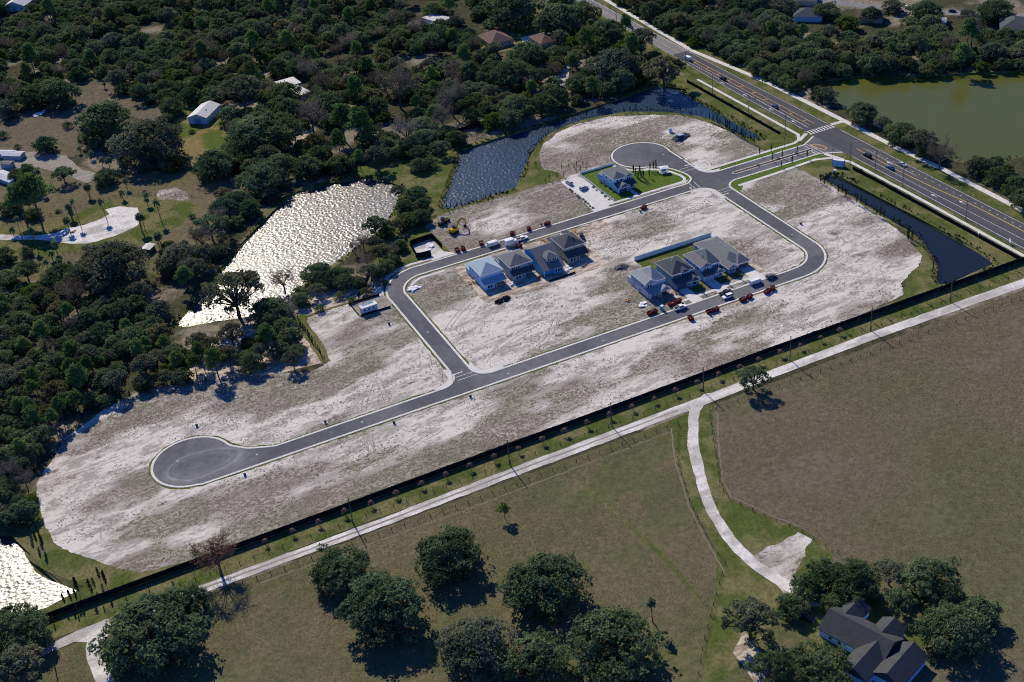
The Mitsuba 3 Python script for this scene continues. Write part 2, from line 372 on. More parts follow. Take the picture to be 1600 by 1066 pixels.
# grass round the plots: banks of the ponds, verge along the main road, strip along the lane
verge = unary_union([q.buffer(0.01) for q in (Polygon([(-8, 166), (10, 174), (60, 178), (60, 160), (40, 130), (22, 100), (8, 96), (2, 104), (14, 140), (6, 158)]), 
    box(183, -83.6, 236, 64), box(176, 64, 214, 175), Polygon([(204, 150), (215, 150), (221, 420), (212, 420)]), Polygon([(225, 160), (236, 150), (236, 330), (228, 330)]), box(226, -300, 234, 162),
    box(206, -300, 213, -60), Polygon([(16, 96), (90, 94), (90, 150), (60, 164), (24, 112)]), Polygon([(80, 104), (118, 95), (118, 104), (84, 116)]), Polygon([(80, 112), (95, 150), (140, 158), (186, 130), (192, 60), (176, 60), (176, 120), (140, 152), (110, 150)]),
    box(-420, -94.4, 213, -81), Polygon([(-205, -83), (-150, -83), (-172, -62), (-184, -44), (-186, -14), (-197, -14), (-197, -60)]), Polygon([(148, -78), (160, -66), (186, -40), (186, -83), (130, -83)]),
    Polygon([(-72, 46), (-72, 2), (-66, 2), (-67, 40), (-34, 42), (-34, 60), (8, 62), (8, 98), (-14, 96), (-30, 60), (-40, 52)]),
    Polygon([(-186, -10), (-170, 16), (-145, 29), (-120, 22), (-80, 4), (-80, 0), (-120, 17), (-145, 24), (-166, 10), (-182, -10)]),
)]).difference(pond_all)
put('verge', flat(rough(verge.difference(SAND.buffer(-1)), 0.6, 2, 6), 0.045), 'lawn_mat', kind='structure', label='rough green grass along the roads, fence and pond banks')
put('sand_lot', flat(SAND.difference(inside.buffer(0.2)).difference(pond_all), 0.06), 'sand_mat', kind='structure', label='bare white sandy building plots with dry weeds')
# lawns, walks, drives and slabs over the sand
def over(name, g, z, mat, label, amp=0.0, seed=0):
    if amp:
        g = rough(g, amp, 1.2, seed, 0.4)
    return put(name, flat(g.difference(inside.buffer(0.1)).difference(pond_all), z), mat, kind='structure', label=label)


over('entrance_lawn', unary_union([Polygon([(145.5, 61), (149, 63.7), (200, 63.7), (203, 61), (203, 60)]), Polygon([(145.5, 38.5), (148, 47.3), (203, 47.3), (206, 43), (201, 43.2), (170, 42.3), (152, 40.5), (148, 36)])]), 0.080, 'bright_lawn_mat', 'bright green lawn strips along the entrance road', 0.3, 3)
over('model_home_lawn', box(93.5, 60.5, 136, 96.4).difference(Point(129.7, 98.1).buffer(18.5)), 0.078, 'bright_lawn_mat', 'bright green lawn round the show house', 0.2, 4)
over('back_lawn', box(72.8, -4.5, 112, 6.6), 0.078, 'lawn_mat', 'olive lawn behind the white vinyl fence', 0.25, 5)
over('front_lawn', unary_union([box(79.6, -30, 87.3, -22), box(92.6, -30, 105.2, -22), box(98, -24, 99.6, -4)]), 0.078, 'lawn_mat', 'olive front lawns of the finished houses', 0.2, 6)
over('dirt_strip', unary_union([box(3, 10.5, 62, 47.5), box(58, 38, 80, 48)]).buffer(-1.5).buffer(1.5), 0.070, 'dirt_mat', 'trampled tan dirt round the houses being built', 1.1, 7)
over('sand_apron', unary_union([box(70.6, -32, 74, -6), box(96.9, -20, 98.2, 0), box(111.4, -32, 114, 2)]), 0.074, 'dirt_mat', 'narrow bare strips between the houses', 0.25, 8)
over('kerb_grass', rough(pave.buffer(0.75).difference(pave.buffer(-0.2)).intersection(dev.buffer(2)).difference(box(70, -36, 115, -30)), 0.75, 1.0, 41, 0.4), 0.072, 'lawn_mat', 'thin line of weedy grass along the kerbs')
walk_n = pave.buffer(3.3).difference(pave.buffer(1.8)).intersection(unary_union([box(-40, 43, -1, 64), box(88, 56, 136.5, 98), box(118, 60, 137, 100)]))
walks = unary_union([
    walk_n, pave.buffer(1.7).difference(pave.buffer(0.05)).intersection(Point(-35.0, -31.5).buffer(7).union(Point(-17, -31.5).buffer(7)).union(Point(135, 43.0).buffer(9)).union(Point(146.5, 65).buffer(7))),
    LineString([(146.5, 64.5), (172, 64.6), (199, 64.6), (203.5, 66.5), (206.8, 72), (206.3, 165)]).buffer(0.85, cap_style=2), LineString([(203.5, 66), (210, 70)]).buffer(1.0),
    LineString([(150, 41.4), (172, 42.0), (196, 43.4), (203, 40.5), (207.8, 32), (208.4, 10), (208.9, -22), (208.9, -300)]).buffer(0.9, cap_style=2), LineString([(203.8, 45), (206.5, 36)]).buffer(1.1),
    box(71.5, -33.6, 113, -32.0),
])
put('sidewalk', slab(walks.difference(inside.buffer(0.5)), 0.0, 0.145), 'concrete_mat', kind='structure', label='white concrete footpaths along the streets and main road')
far_walk = LineString([(240, 520), (233.5, 319), (229.3, 230), (228.0, 205), (229.5, 190), (232.5, 160), (234.5, 136), (235.4, 81), (235.8, 31), (237.4, 0), (237.2, -52), (238.5, -300)])
put('sidewalk', slab(far_walk.buffer(1.55, cap_style=2).difference(highway_area.buffer(0.4)), 0.0, 0.12), 'concrete_mat', kind='structure', label='wide pale path between the main road and the lake')
put('sidewalk', slab(Polygon([(227.6, 73.2), (236, 72.6), (236, 70.4), (227.6, 70.6)]), 0.0, 0.125), 'concrete_mat', kind='structure', label='short path from the zebra crossing to the lakeside path')
put('parking_slab', flat(Polygon([(80.6, 60.2), (92.9, 60.2), (92.9, 88.5), (92, 95), (82, 95)]).union(box(80.4, 57.3, 89, 60.4)), 0.150), 'concrete_mat', kind='structure', label='white concrete car park beside the show house')
for g, l in ((box(75.0, -32.0, 79.4, -22.5), 'second house of the lower row'), (box(87.9, -32.0, 92.4, -24.0), 'third house of the lower row'), (box(105.6, -32.0, 110.6, -24.0), 'last house of the lower row'), (box(104.6, 61, 106.6, 68.5), 'show house')):
    put('driveway', slab(g, 0.0, 0.13), 'concrete_mat', kind='structure', label='concrete drive of the ' + l)
put('driveway', slab(unary_union([box(74.6, -36.6, 79.8, -33.6), box(87.5, -36.6, 92.8, -33.6), box(105.2, -36.6, 111, -33.6)]), 0.0, 0.14), 'concrete_mat', kind='structure', label='concrete drive aprons at the kerb below the lower row')
over('trailer_yard', Polygon([(-46.6, 31.5), (-46.6, 42.8), (-33, 42.2), (-30.5, 41), (-30.8, 34), (-33, 31)]), 0.085, 'gravel_mid_mat', 'grey gravel yard of the site trailer')
put('compound_floor', flat(Polygon([(-6.6, 64.6), (-4.6, 76.6), (5.6, 77.4), (5.4, 63)]), 0.09), 'gravel_mat', kind='structure', label='pale floor inside the black screened compound')
put('driveway', flat(Polygon([(-0.6, 63.4), (5.4, 63.4), (9.6, 58.3), (-2.5, 58.3)]), 0.10), 'concrete_mat', kind='structure', label='white concrete apron of the black screened compound')

put('painted_fence_shade', flat(rough(Polygon([(-200, -84.6), (-96, -84.1), (-30, -83.6), (80, -83.1), (205, -84.1), (205, -85.1), (80, -84.2), (-30, -84.7), (-96, -85.2), (-200, -85.7)]), 0.25, 1.5, 61, 0.3), 0.065), 'mulch_and_shade_mat', kind='structure', label='dark strip painted to deepen the shadow at the black boundary fence foot')  # dark ground colour added to deepen the shadow of the fence

# gravel lane, its fork and the yards
lane_w = Polygon([(-290, -96.0), (-215, -97.6), (-196, -96.4), (-185, -94.6), (-172, -94.6), (-152, -95.0), (-84, -95.0), (-36, -94.0), (38, -93.6), (38, -98.4), (-36, -98.6), (-84, -99.2), (-150, -98.9), (-176, -98.6), (-186, -99.0), (-215, -101.8), (-290, -100)])
lane_e = Polygon([(36, -93.6), (72, -93.0), (120, -92.6), (196, -94.2), (400, -97), (400, -102), (196, -99.2), (120, -97.2), (72, -97.4), (44, -98.3), (36, -98.4)])
branch = LineString([(44, -94.5), (38.5, -96.8), (34.6, -100.0), (31.6, -104), (28.6, -109), (24.0, -116.0), (20.2, -123.8), (15.8, -134.1), (10.4, -148.0), (8.1, -159.3), (7.4, -168.6), (7.6, -176), (8.9, -183), (10.2, -187), (13.2, -199)]).buffer(1.9)
yard = Polygon([(9.5, -172.6), (15.2, -172.6), (27.7, -171.4), (29.6, -176.2), (21.7, -182), (17.1, -185.2), (13, -190), (8, -192)])
west_fork = LineString([(-178, -97), (-181.5, -99.5), (-183.2, -104), (-183.6, -110), (-183.2, -116), (-182, -130)]).buffer(2.3).union(Polygon([(-190, -98), (-174, -97), (-180.5, -104)]))
put('gravel_lane', flat(unary_union([rough(lane_w, 0.35, 2, 11), rough(lane_e, 0.3, 2, 12), rough(branch, 0.55, 1.5, 13), rough(west_fork, 0.5, 2, 15)]), 0.075), 'gravel_mat', kind='structure', label='white gravel lane along the black fence with its forks')
put('gravel_yard', flat(rough(yard, 1.2, 1.5, 14, 0.4), 0.07), 'sand_mat', kind='structure', label='pale mottled gravel triangle at the end of the curving drive')
mid = unary_union([LineString([(-174, -96.7), (-84, -97.1), (-36, -96.2), (30, -96.0)]).buffer(0.42)])
put('gravel_lane', flat(rough(mid, 0.35, 1.2, 16), 0.09), 'gravel_mid_mat', kind='structure', label='grassy ridge between the wheel tracks of the gravel lane')
# sandy patches in the paddock (world outlines)
for pts, z, mat, lab in (
    ([(-230, 240), (-184, 209), (-173.6, 199.5), (-156.8, 187.9), (-141.8, 172.2), (-136.8, 169.5), (-132.3, 168.7), (-119.7, 170.1), (-110.6, 174.2), (-108.3, 182.3), (-107.1, 194), (-115, 201.3), (-121.3, 202.3), (-121, 195.4), (-128.1, 192), (-134.6, 190.8), (-143.8, 192.3), (-148.8, 190.2), (-156.1, 192.9), (-175, 207), (-184, 214), (-228, 246)], 0.05, 'gravel_mat', 'white sandy yard among the palms'),
    ([(-95, 202.8), (-92.2, 207.9), (-84.3, 205.8), (-81, 196.2), (-82, 186), (-94.8, 196.5)], 0.05, 'sand_mat', 'sandy scrape at the top of the paddock'),
    ([(-185, 300), (-155, 297), (-150.3, 304.3), (-140.2, 301.1), (-136, 293.9), (-127.5, 283.6), (-124, 262), (-116, 246), (-124, 240), (-134, 262), (-143.7, 277.5), (-165, 285)], 0.05, 'gravel_mid_mat', 'pale sandy track by the tin roofed sheds'),
    ([(-24, 215), (-6, 222), (4, 238), (-12, 246), (-22, 236)], 0.05, 'dirt_mat', 'bare tan ground under the trees above the glittering pond'),
    ([(172, 250), (190, 262), (206, 268), (206, 274), (188, 270), (168, 256), (140, 214), (120, 198), (108, 190), (112, 186), (126, 194), (146, 208)], 0.05, 'gravel_mat', 'pale drive through the trees from the main road'),
    ([(6, -198), (14, -200), (30, -205), (34, -226), (24, -231), (8, -236), (-2, -228), (3, -212)], 0.05, 'lawn_mat', 'dull grass round the dark farmhouse'),
    ([(-18.4, -204), (-10.8, -197), (-12.6, -214), (-20, -219)], 0.06, 'dirt_mat', 'bare sandy scrape under the lone palm'),
    ([(-78, 62), (-60, 66), (-42, 60), (-36, 46), (-66, 45)], 0.05, 'dirt_mat', 'bare tan bank between the pond and the trailer plot'),
    ([(-130, 17), (-125, 30), (-100, 52), (-75, 56), (-70, 30), (-72, 6)], 0.03, 'dirt_mat', 'bare leaf litter at the wood edge'),
):
    put('bare_ground', flat(rough(Polygon(pts), 1.0, 2, 21), z), mat, kind='structure', label=lab)

diffuse('worn_mat', (0.20, 0.172, 0.128))
put('field_trail', flat(rough(LineString([(-22, -105.4), (-19.3, -119), (-17, -132.6), (-15.3, -150), (-14.5, -164), (-15.4, -180)]).buffer(0.8), 0.7, 1.5, 51, 0.3), 0.05), 'lawn_mat', kind='structure', label='faint green trail crossing the middle field')
for pts, l in (([(22.5, -104), (13.5, -121), (5, -143.5), (0.2, -163), (-2, -174)], 'worn cattle path along the fence left of the gravel drive'), ([(42, -104), (32.5, -119), (21.8, -138), (19.6, -146), (25, -160), (30, -170)], 'worn cattle path along the fence right of the gravel drive'), ([(-130, -104), (-60, -106), (20, -105.6)], 'worn strip along the fence south of the gravel lane')):
    put('worn_path', flat(rough(LineString(pts).buffer(0.28), 0.6, 1.2, 52, 0.35), 0.055), 'worn_mat', kind='structure', label=l)

# painted markings
LM, YM = [], []
Z_MARK = 0.112


def stripe(L, pts, w, dash=None):
    ln = LineString(pts)
    if dash is None:
        L.append(ln.buffer(w / 2, cap_style=2))
        return
    on, off = dash
    s = 0.0
    while s < ln.length:
        seg = shapely.ops.substring(ln, s, min(s + on, ln.length))
        L.append(seg.buffer(w / 2, cap_style=2))
        s += on + off


stripe(LM, [(226.5, 420), (225.6, 200), (225.8, 150), (226.6, 74)], 0.22)
stripe(LM, [(227.1, 64), (227.7, 0), (229.0, -90), (231, -390)], 0.22)
stripe(LM, [(217.0, 330), (215.4, 240), (214.6, 190), (213.4, 160), (213.0, 150), (212.6, 120), (212.8, 76)], 0.22)
stripe(LM, [(212.4, 36), (213.0, 0), (213.6, -90), (215, -390)], 0.25)
stripe(LM, [(216.2, 122), (216.0, 76)], 0.30)
stripe(LM, [(216.6, 190), (216.3, 124)], 0.45, (0.9, 0.9))
stripe(LM, [(216.6, 34), (217.2, -10), (218.6, -60), (220, -390)], 0.2)
stripe(YM, [(219.0, 200), (218.6, 150), (218.4, 78)], 0.28)
stripe(YM, [(221.2, 200), (221.6, 150), (221.5, 78)], 0.28)
for yy in np.arange(84, 198, 11.5):
    YM.append(box(218.6, yy - 0.25, 221.4, yy + 0.25))
stripe(YM, [(219.6, 42), (219.8, 12), (221.2, -12), (223.2, -30), (224.0, -62), (226, -390)], 0.42)
stripe(YM, [(220.9, 500), (220.4, 206)], 0.3)
stripe(LM, [(224.2, 34), (224.6, 0), (225.4, -20), (226.6, -90)], 0.35, (0.9, 3.6))
stripe(LM, [(222.6, 40), (223.0, 2)], 0.2)
for k in range(9):
    x = 212.2 + k * 1.75
    LM.append(box(x, 68.7, x + 0.75, 71.9))
LM += [box(211.0, 72.1, 227.4, 72.45), box(211.0, 68.2, 227.4, 68.55)]
for yy in (150, 128, 104, 84):
    LM.append(Polygon([(214.4, yy), (214.4, yy + 2.4), (213.7, yy + 2.4), (214.5, yy + 4), (215.3, yy + 2.4), (214.7, yy + 2.4), (214.7, yy)]))
for xx, yy in ((222, 18), (221.5, -32), (216, -20)):
    LM.append(Polygon([(xx - .15, yy), (xx + .15, yy), (xx + .15, yy + 2.2), (xx + .8, yy + 2.2), (xx, yy + 4), (xx - .8, yy + 2.2), (xx - .15, yy + 2.2)]))
YM.append(LineString([(204.4, 58.6), (206.5, 57.8), (208.6, 54), (208.6, 50.6), (206.5, 50.0), (204.6, 53.4), (204.4, 58.6)]).buffer(0.25))
for pts in ([(203.2, 60.0), (204.3, 45.6)], [(201.2, 59.4), (202.0, 47.8)]):
    stripe(LM, pts, 0.3)
stripe(LM, [(200.0, 52.0), (200.2, 48.0)], 0.6)
for a, b in (([(136.6, 72.4), (143.8, 72.4)],) * 2, ([(136.4, 69.4), (144.2, 69.2)],) * 2, ([(131.4, 49.8), (132.2, 57.2)],) * 2, ([(134.0, 49.8), (135.0, 57.4)],) * 2, ([(138.3, 42.4), (145.8, 42.4)],) * 2, ([(138.2, 39.8), (145.8, 39.8)],) * 2,
             ([(-30.6, -32.4), (-20.0, -32.4)],) * 2, ([(-30.6, -34.7), (-17.5, -34.9)],) * 2):
    stripe(LM, a, 0.28)
for pts in ([(140.4, 74.6), (143.8, 74.6)], [(129.8, 50.2), (130.2, 53.4)], [(138.4, 37.6), (141.9, 37.6)], [(-30.4, -30.2), (-26.6, -30.2)]):
    stripe(LM, pts, 0.6)
put('road_marking', flat(unary_union(LM), Z_MARK), 'white_line_mat', kind='structure', label='white lane lines, arrows and zebra crossings')
put('road_marking', flat(unary_union(YM), Z_MARK + 0.004), 'yellow_line_mat', kind='structure', label='yellow centre lines and bars of the main road')
# ---------------------------------------------------------------- where the trees stand (metres)
PALMS = [(-163.8,193.8,11.6),(-158.6,179.7,10.3),(-141.6,187.1,7.4),(-138.0,199.0,4.8),(-135.6,195.9,12.3),(-138.4,202.8,7.3),(-123.0,191.3,10.5),(-99.6,171.6,11.3),(-101.5,194.8,6.4),(-111.2,208.1,4.6),(-150.8,168.6,5.9),(-153.9,162.0,4.4),(-164.4,169.1,7.0),(-157.3,155.7,3.5),(-151.9,152.1,4.0),(-147.8,148.1,3.5),(-110.2,166.1,9.1),(-108.9,165.9,8.3),(-110.8,165.8,8.3),(-106.9,143.7,7.5),(-105.8,144.2,7.5),(-107.1,135.1,3.5),(-102.7,139.6,3.5),(-166.9,199.3,4.2),(-87.7,345.8,5.8),(-148.5,368.4,4.8),(-125.5,222.2,6.8),(-126.0,222.6,6.2),(-106.7,219.5,5.6),(-145.7,246.4,11.5),(-112.5,256.9,4.5),(-109.5,253.0,5.1),(-116.1,269.4,4.5),(-107.1,292.4,7.2),(-100.6,203.1,3.7),(-89.0,375.2,3.5),(-120.0,282.5,3.5),(-82.4,225.3,5.6),(-85.5,225.9,6.2),(-48.0,316.1,5.4),(-37.0,311.8,4.7),(-28.3,319.5,4.8),(-31.9,-181.5,9.6)]
TREES = [(-107.4,-116.7,9.2,'oak','dark oak beside the gravel lane,left of the lit-topped oak'),(-101.3,-141.0,13.0,'oak','huge round oak with a lit green top in the left field'),(-74.5,-128.4,11.1,'oak','broad grey green oak standing alone in the middle of the field'),(-54.4,-156.6,12.6,'oak','large grey green oak right of the lone broad oak'),(-83.2,-169.4,10.7,'oak','yellowish green oak at the bottom edge of the field'),(-70.4,-181.9,9.0,'oak','greyish oak at the bottom edge between two larger oaks'),(-49.5,-190.2,13.5,'oak','huge oak at the bottom edge beside the lone tall palm'),(-166.7,-116.9,15.5,'oak','largest oak,over the fork of the gravel lane at lower left'),(-154.5,-104.5,7.6,'oak','oak overlapping the black fence at lower left'),(60.3,-99.8,6.6,'sparse','single oak at the lane edge just right of the fork'),(-11.5,-201.8,8.6,'sparse','moss grey oak beside the wire fence right of the lone palm'),(-5.1,-223.9,8.8,'oak','grey oak in front of the dark farmhouse'),(-16.1,-218.5,6.8,'sparse','half bare oak at the bottom edge left of the farmhouse'),(21.6,-193.2,6.1,'oak','dark oak above the farmhouse drive'),(25.9,-201.2,8.1,'oak','dark oak behind the farmhouse roof'),(13.6,-195.1,5.6,'oak','small oak at the end of the gravel drive'),(5.2,-199.0,5.2,'oak','oak shading the car by the farmhouse'),(36.6,-204.1,5.7,'sparse','leaning oak right of the farmhouse grove'),(44.7,-212.7,8.6,'oak','oak at the right of the farmhouse grove'),(35.9,-232.0,9.5,'oak','big dark oak right of the farmhouse'),(16.2,-204.1,4.0,'oak','small oak at the corner of the farmhouse roof'),(32.1,-213.9,4.8,'sparse','thin oak behind the farmhouse wings'),(48.7,-228.4,6.1,'oak','oak at the far right of the farmhouse grove'),(-203.8,-91.0,9.6,'oak','oak at the left edge beside the glaring pond'),(-198.5,-95.6,5.2,'oak','oak over the lane at the left edge'),(-204.2,-109.0,8.5,'sparse','bare topped oak in the lower left corner'),(-140.1,-93.5,8.7,'bare','bare reddish winter tree on the gravel lane'),(-102.2,295.8,17.1,'oak','dark round oak in the upper left clearing'),(-87.6,249.9,18.9,'oak','huge dark oak left of the white metal barn'),(-136.2,297.8,7.4,'oak','small oak above the sandy track by the tin sheds'),(-130.8,375.7,11.6,'oak',None),(-117.0,364.6,11.9,'oak',None),(-154.9,334.3,4.0,'shrub',None),(-134.0,248.4,6.6,'sparse','small open oak among the palms near the tin sheds'),(-114.8,233.3,6.8,'oak','round oak above the palm paddock fence'),(-150.4,251.6,5.6,'pine',None),(-155.5,266.6,5.2,'oak',None),(-119.6,324.7,3.6,'shrub','dark low bush in the upper left clearing'),(-149.8,313.1,2.4,'shrub',None),(-105.7,274.5,3.8,'oak',None),(-101.4,253.9,4.0,'oak',None),(-79.9,228.9,6.1,'green',None),(-152.6,209.7,9.3,'pine',None),(-159.1,211.1,8.6,'pine',None),(-163.6,227.2,7.1,'oak',None),(-155.0,214.4,4.9,'oak',None),(-131.4,121.8,16.3,'oak','biggest oak beside the white sandy yard'),(-125.3,96.5,6.5,'sparse',None),(-167.0,146.6,7.0,'sparse',None),(-153.6,133.2,8.1,'oak',None),(-167.8,127.1,6.8,'green',None),(-151.9,109.6,8.2,'bare',None),(-174.2,174.2,6.0,'oak',None),(-175.6,151.1,5.8,'oak',None),(-107.5,118.0,6.8,'oak',None),(-163.8,173.1,3.3,'oak',None),(-143.3,214.1,2.1,'shrub',None),(-132.0,103.7,7.5,'oak',None),(-24.2,285.9,14.3,'sparse','brown tinged open oak behind the white metal barn'),(-1.0,281.5,10.2,'oak',None),(-30.4,224.9,18.5,'oak','broad oak right of the barn yard'),(-61.6,207.4,11.7,'oak','grey oak below the barn yard'),(20.2,304.9,8.2,'bare',None),(-2.1,226.1,10.4,'bare',None),(-59.7,271.5,2.3,'shrub','small dark bush in front of the white metal barn'),(-56.8,299.2,2.3,'shrub','small bush at the corner of the white metal barn'),(12.2,249.5,11.4,'oak',None),(-66.9,174.3,4.7,'yellow',None),(-63.5,161.7,8.3,'oak',None),(-82.8,136.4,9.6,'sparse',None),(-102.2,117.0,9.9,'oak',None),(-45.5,176.1,11.6,'oak',None),(-34.0,184.3,9.0,'sparse',None),(-21.4,176.8,8.9,'oak',None),(-103.0,141.3,3.2,'green',None),(-85.7,166.0,2.3,'shrub','dark bush in the paddock corner'),(-106.9,135.8,2.8,'green',None),(-84.6,118.9,4.9,'oak',None),(-14.7,96.2,6.7,'sparse',None),(-24.7,85.9,3.9,'bare','bare grey tree on the pond bank'),(-29.7,83.9,3.6,'bare','second bare grey tree on the pond bank'),(-22.6,71.3,5.0,'yellow','yellowish tree near the street bend'),(-42.9,66.9,4.9,'green','bright green tree on the pond bank'),(-51.6,69.0,7.5,'oak',None),(-68.0,68.2,7.0,'bare','bare tree leaning over the glittering pond'),(-31.6,57.0,6.0,'sparse',None),(-15.8,70.2,4.4,'bare',None),(1.8,95.8,5.8,'oak',None),(8.1,95.0,5.2,'oak',None),(-77.4,49.8,7.3,'oak',None),(-22.6,61.2,4.6,'oak',None),(-43.7,57.8,5.1,'oak',None),(-62.4,63.5,4.0,'shrub',None),(-3.9,93.6,4.3,'yellow',None),(-19.0,65.3,4.1,'oak',None),(-91.0,59.9,14.4,'sparse','wide open tree in front of the glittering pond'),(-80.4,48.2,8.4,'oak',None),(242.0,65.7,8.1,'oak','round oak on the lake shore near the zebra crossing'),(243.4,51.1,4.8,'sparse',None),(241.9,35.0,8.2,'oak',None),(239.5,19.6,8.4,'sparse',None),(235.5,0.8,8.6,'bare',None),(241.5,14.9,6.7,'oak',None),(246.9,-12.7,6.5,'oak',None),(257.7,-11.6,4.9,'oak',None),(246.9,-25.0,6.4,'oak',None),(245.5,-38.4,7.0,'oak',None),(241.4,-50.2,7.5,'oak',None),(248.6,-13.0,4.9,'oak',None),(258.5,-19.1,3.3,'green',None),(184.8,165.8,13.0,'yellow','yellowish tree where the dark asphalt begins'),(193.1,223.0,7.6,'green','bright green tree by the pale drive'),(168.4,193.7,14.7,'oak',None),(193.5,248.3,12.4,'oak',None),(199.5,280.3,9.5,'yellow',None),(186.6,269.5,6.7,'bare',None),(201.1,218.2,10.5,'sparse',None),(138.4,244.5,12.0,'oak',None),(179.3,280.8,15.4,'oak',None),(156.5,244.2,6.4,'oak',None),(161.3,238.0,6.4,'oak',None),(116.0,219.4,13.1,'oak',None),(99.3,180.6,11.6,'oak',None),(128.4,195.9,6.3,'oak',None),(116.4,185.6,5.9,'green',None),(181.0,181.7,6.8,'green',None),(162.7,315.3,17.6,'oak',None),(144.3,191.1,8.2,'oak',None),(51.1,230.4,14.7,'bare',None),(39.1,248.5,6.1,'yellow',None),(70.8,200.7,10.4,'bare',None),(58.9,187.2,7.9,'bare',None),(34.9,179.1,8.5,'bare',None),(9.3,207.7,8.1,'pine','tall pine with bright green crown left of the two ponds'),(14.7,193.7,7.9,'pine',None),(36.0,220.4,4.8,'green',None),(76.6,240.5,6.1,'green',None),(47.8,188.8,7.8,'oak',None),(20.0,194.3,8.5,'oak',None),(89.8,243.5,7.0,'bare',None),(44.4,177.7,7.7,'oak',None),(32.8,171.7,6.9,'sparse',None),(33.9,161.5,6.1,'oak',None),(27.2,170.7,5.5,'oak',None),(22.9,181.3,7.0,'oak',None),(35.6,149.8,5.4,'shrub',None),(45.6,164.9,4.8,'oak',None),(29.2,148.7,5.3,'oak',None),(57.7,178.3,5.6,'oak',None),(14.9,119.7,6.4,'oak',None),(5.6,110.1,5.0,'oak',None),(14.1,108.3,4.4,'oak',None),(8.6,126.2,4.2,'sparse',None),(6.6,94.4,3.1,'shrub',None),(45.9,158.4,5.5,'sparse',None),(58.0,167.8,6.2,'oak',None),(-64.9,54.5,4.5,'oak',None),(-56.5,57.7,4.3,'sparse',None),(-49.6,61.0,4.0,'oak',None),(-41.5,62.3,4.6,'sparse',None),(-38.1,55.7,3.7,'oak',None),(-29.0,67.3,4.4,'bare',None),(-27.6,59.5,4.0,'oak',None),(-19.3,73.0,4.4,'sparse',None),(-17.6,67.2,3.5,'oak',None),(-10.4,76.0,3.9,'oak',None),(-48.7,51.0,3.1,'shrub',None),(-45.3,44.3,2.5,'shrub',None),(-59.4,45.6,3.0,'shrub',None),(-72.1,44.7,4.2,'bare',None),(-19.6,84.4,4.2,'sparse',None),(-11.0,90.7,4.2,'oak',None),(-38.2,47.5,2.8,'shrub',None),(-28.1,50.8,2.5,'shrub',None),(322.1,201.0,8.5,'oak',None),(320.5,177.5,7.5,'green',None),(367.8,163.4,10.2,'oak',None),(395.1,135.8,11.1,'oak',None),(307.5,223.6,8.6,'oak',None),(339.0,179.7,7.2,'oak',None),(359.7,184.1,6.9,'oak',None),(377.7,139.2,5.9,'sparse',None),(358.0,147.9,6.6,'oak',None),(347.0,154.6,5.8,'sparse',None)]
ZA = [(-195.3,149.0),(-178.3,149.9),(-168.5,137.8),(-146.3,133.2),(-140.7,115.8),(-124.4,104.8),(-120.0,85.7),(-123.6,57.6),(-119.6,45.8),(-105.1,39.7),(-89.4,37.5),(-78.2,37.8),(-74.1,26.3),(-75.2,14.6),(-81.3,2.3),(-90.9,5.3),(-115.9,18.3),(-135.4,22.5),(-146.2,25.2),(-160.5,21.3),(-174.5,9.6),(-185.3,-8.2),(-190.4,-27.9),(-199.2,-38.0),(-213.6,-34.9)]
ZT = [(-140.2,704.0),(241.9,371.2),(207.9,308.1),(209.1,280.4),(204.9,225.8),(199.8,169.3),(187.6,155.1),(160.0,160.2),(127.5,162.8),(89.3,163.8),(60.6,166.7),(32.5,169.6),(15.0,161.4),(-11.4,165.7),(-35.5,165.0),(-50.7,153.5),(-65.2,136.8),(-84.3,112.3),(-102.5,93.5),(-106.7,96.3),(-109.2,111.6),(-96.6,117.1),(-79.8,147.0),(-49.0,178.2),(-47.5,199.1),(-52.9,210.6),(-39.3,251.1),(-33.9,294.1),(-50.4,304.2),(-68.3,289.1),(-70.9,313.9),(-88.2,359.9),(-101.1,409.2),(-124.5,372.7),(-141.2,361.1),(-173.0,373.2)]
ZR = [(277.6,340.1),(236.7,316.9),(232.8,213.0),(235.5,199.9),(232.1,164.9),(237.9,124.3),(240.4,91.2),(257.0,93.8),(282.1,77.9),(331.4,37.8),(346.2,26.4),(409.2,87.8),(378.6,95.4),(354.6,120.1),(336.8,137.1),(307.8,152.5),(291.6,179.3),(289.7,215.4),(333.3,291.6)]
CLEAR = [[(-67.3,291.3),(-49.9,309.1),(-32.7,293.8),(-42.1,245.7),(-53.6,216.9),(-72.4,224.8),(-75.9,249.9)],[(-2.2,341.5),(11.8,344.1),(4.7,305.2),(-6.8,306.6)],[(3.2,329.4),(25.6,312.0),(15.0,275.3),(-4.0,292.2)],[(136.3,325.0),(165.5,310.3),(204.6,370.0),(221.1,355.9),(174.1,297.2),(162.8,251.9),(151.1,247.7),(135.6,260.0),(124.5,282.4)],[(130.6,201.1),(156.7,217.5),(194.0,237.9),(212.1,244.3),(201.1,225.5),(156.4,205.2),(131.5,193.4)],[(131.1,414.7),(149.0,399.5),(137.1,371.9),(122.8,357.8),(111.7,338.9),(110.7,324.8),(106.1,352.7)],[(27.0,234.0),(55.9,218.9),(44.8,191.8),(15.7,203.0)],[(-118.3,645.5),(-96.7,627.0),(-105.8,556.4),(-116.5,551.3),(-128.2,564.4)],[(76.3,311.0),(102.2,290.5),(92.4,267.6),(67.0,284.9)],[(-119.0,470.2),(-114.5,466.6),(-116.5,442.1),(-121.7,446.1)],[(-20.0,239.8),(3.8,232.8),(-4.6,207.8),(-23.5,216.6)],[(-38.2,221.4),(-13.6,213.4),(-22.8,185.2),(-34.1,193.4)],[(-139.3,474.4),(-123.4,469.2),(-118.7,443.8),(-134.0,421.3),(-145.5,423.5)]]
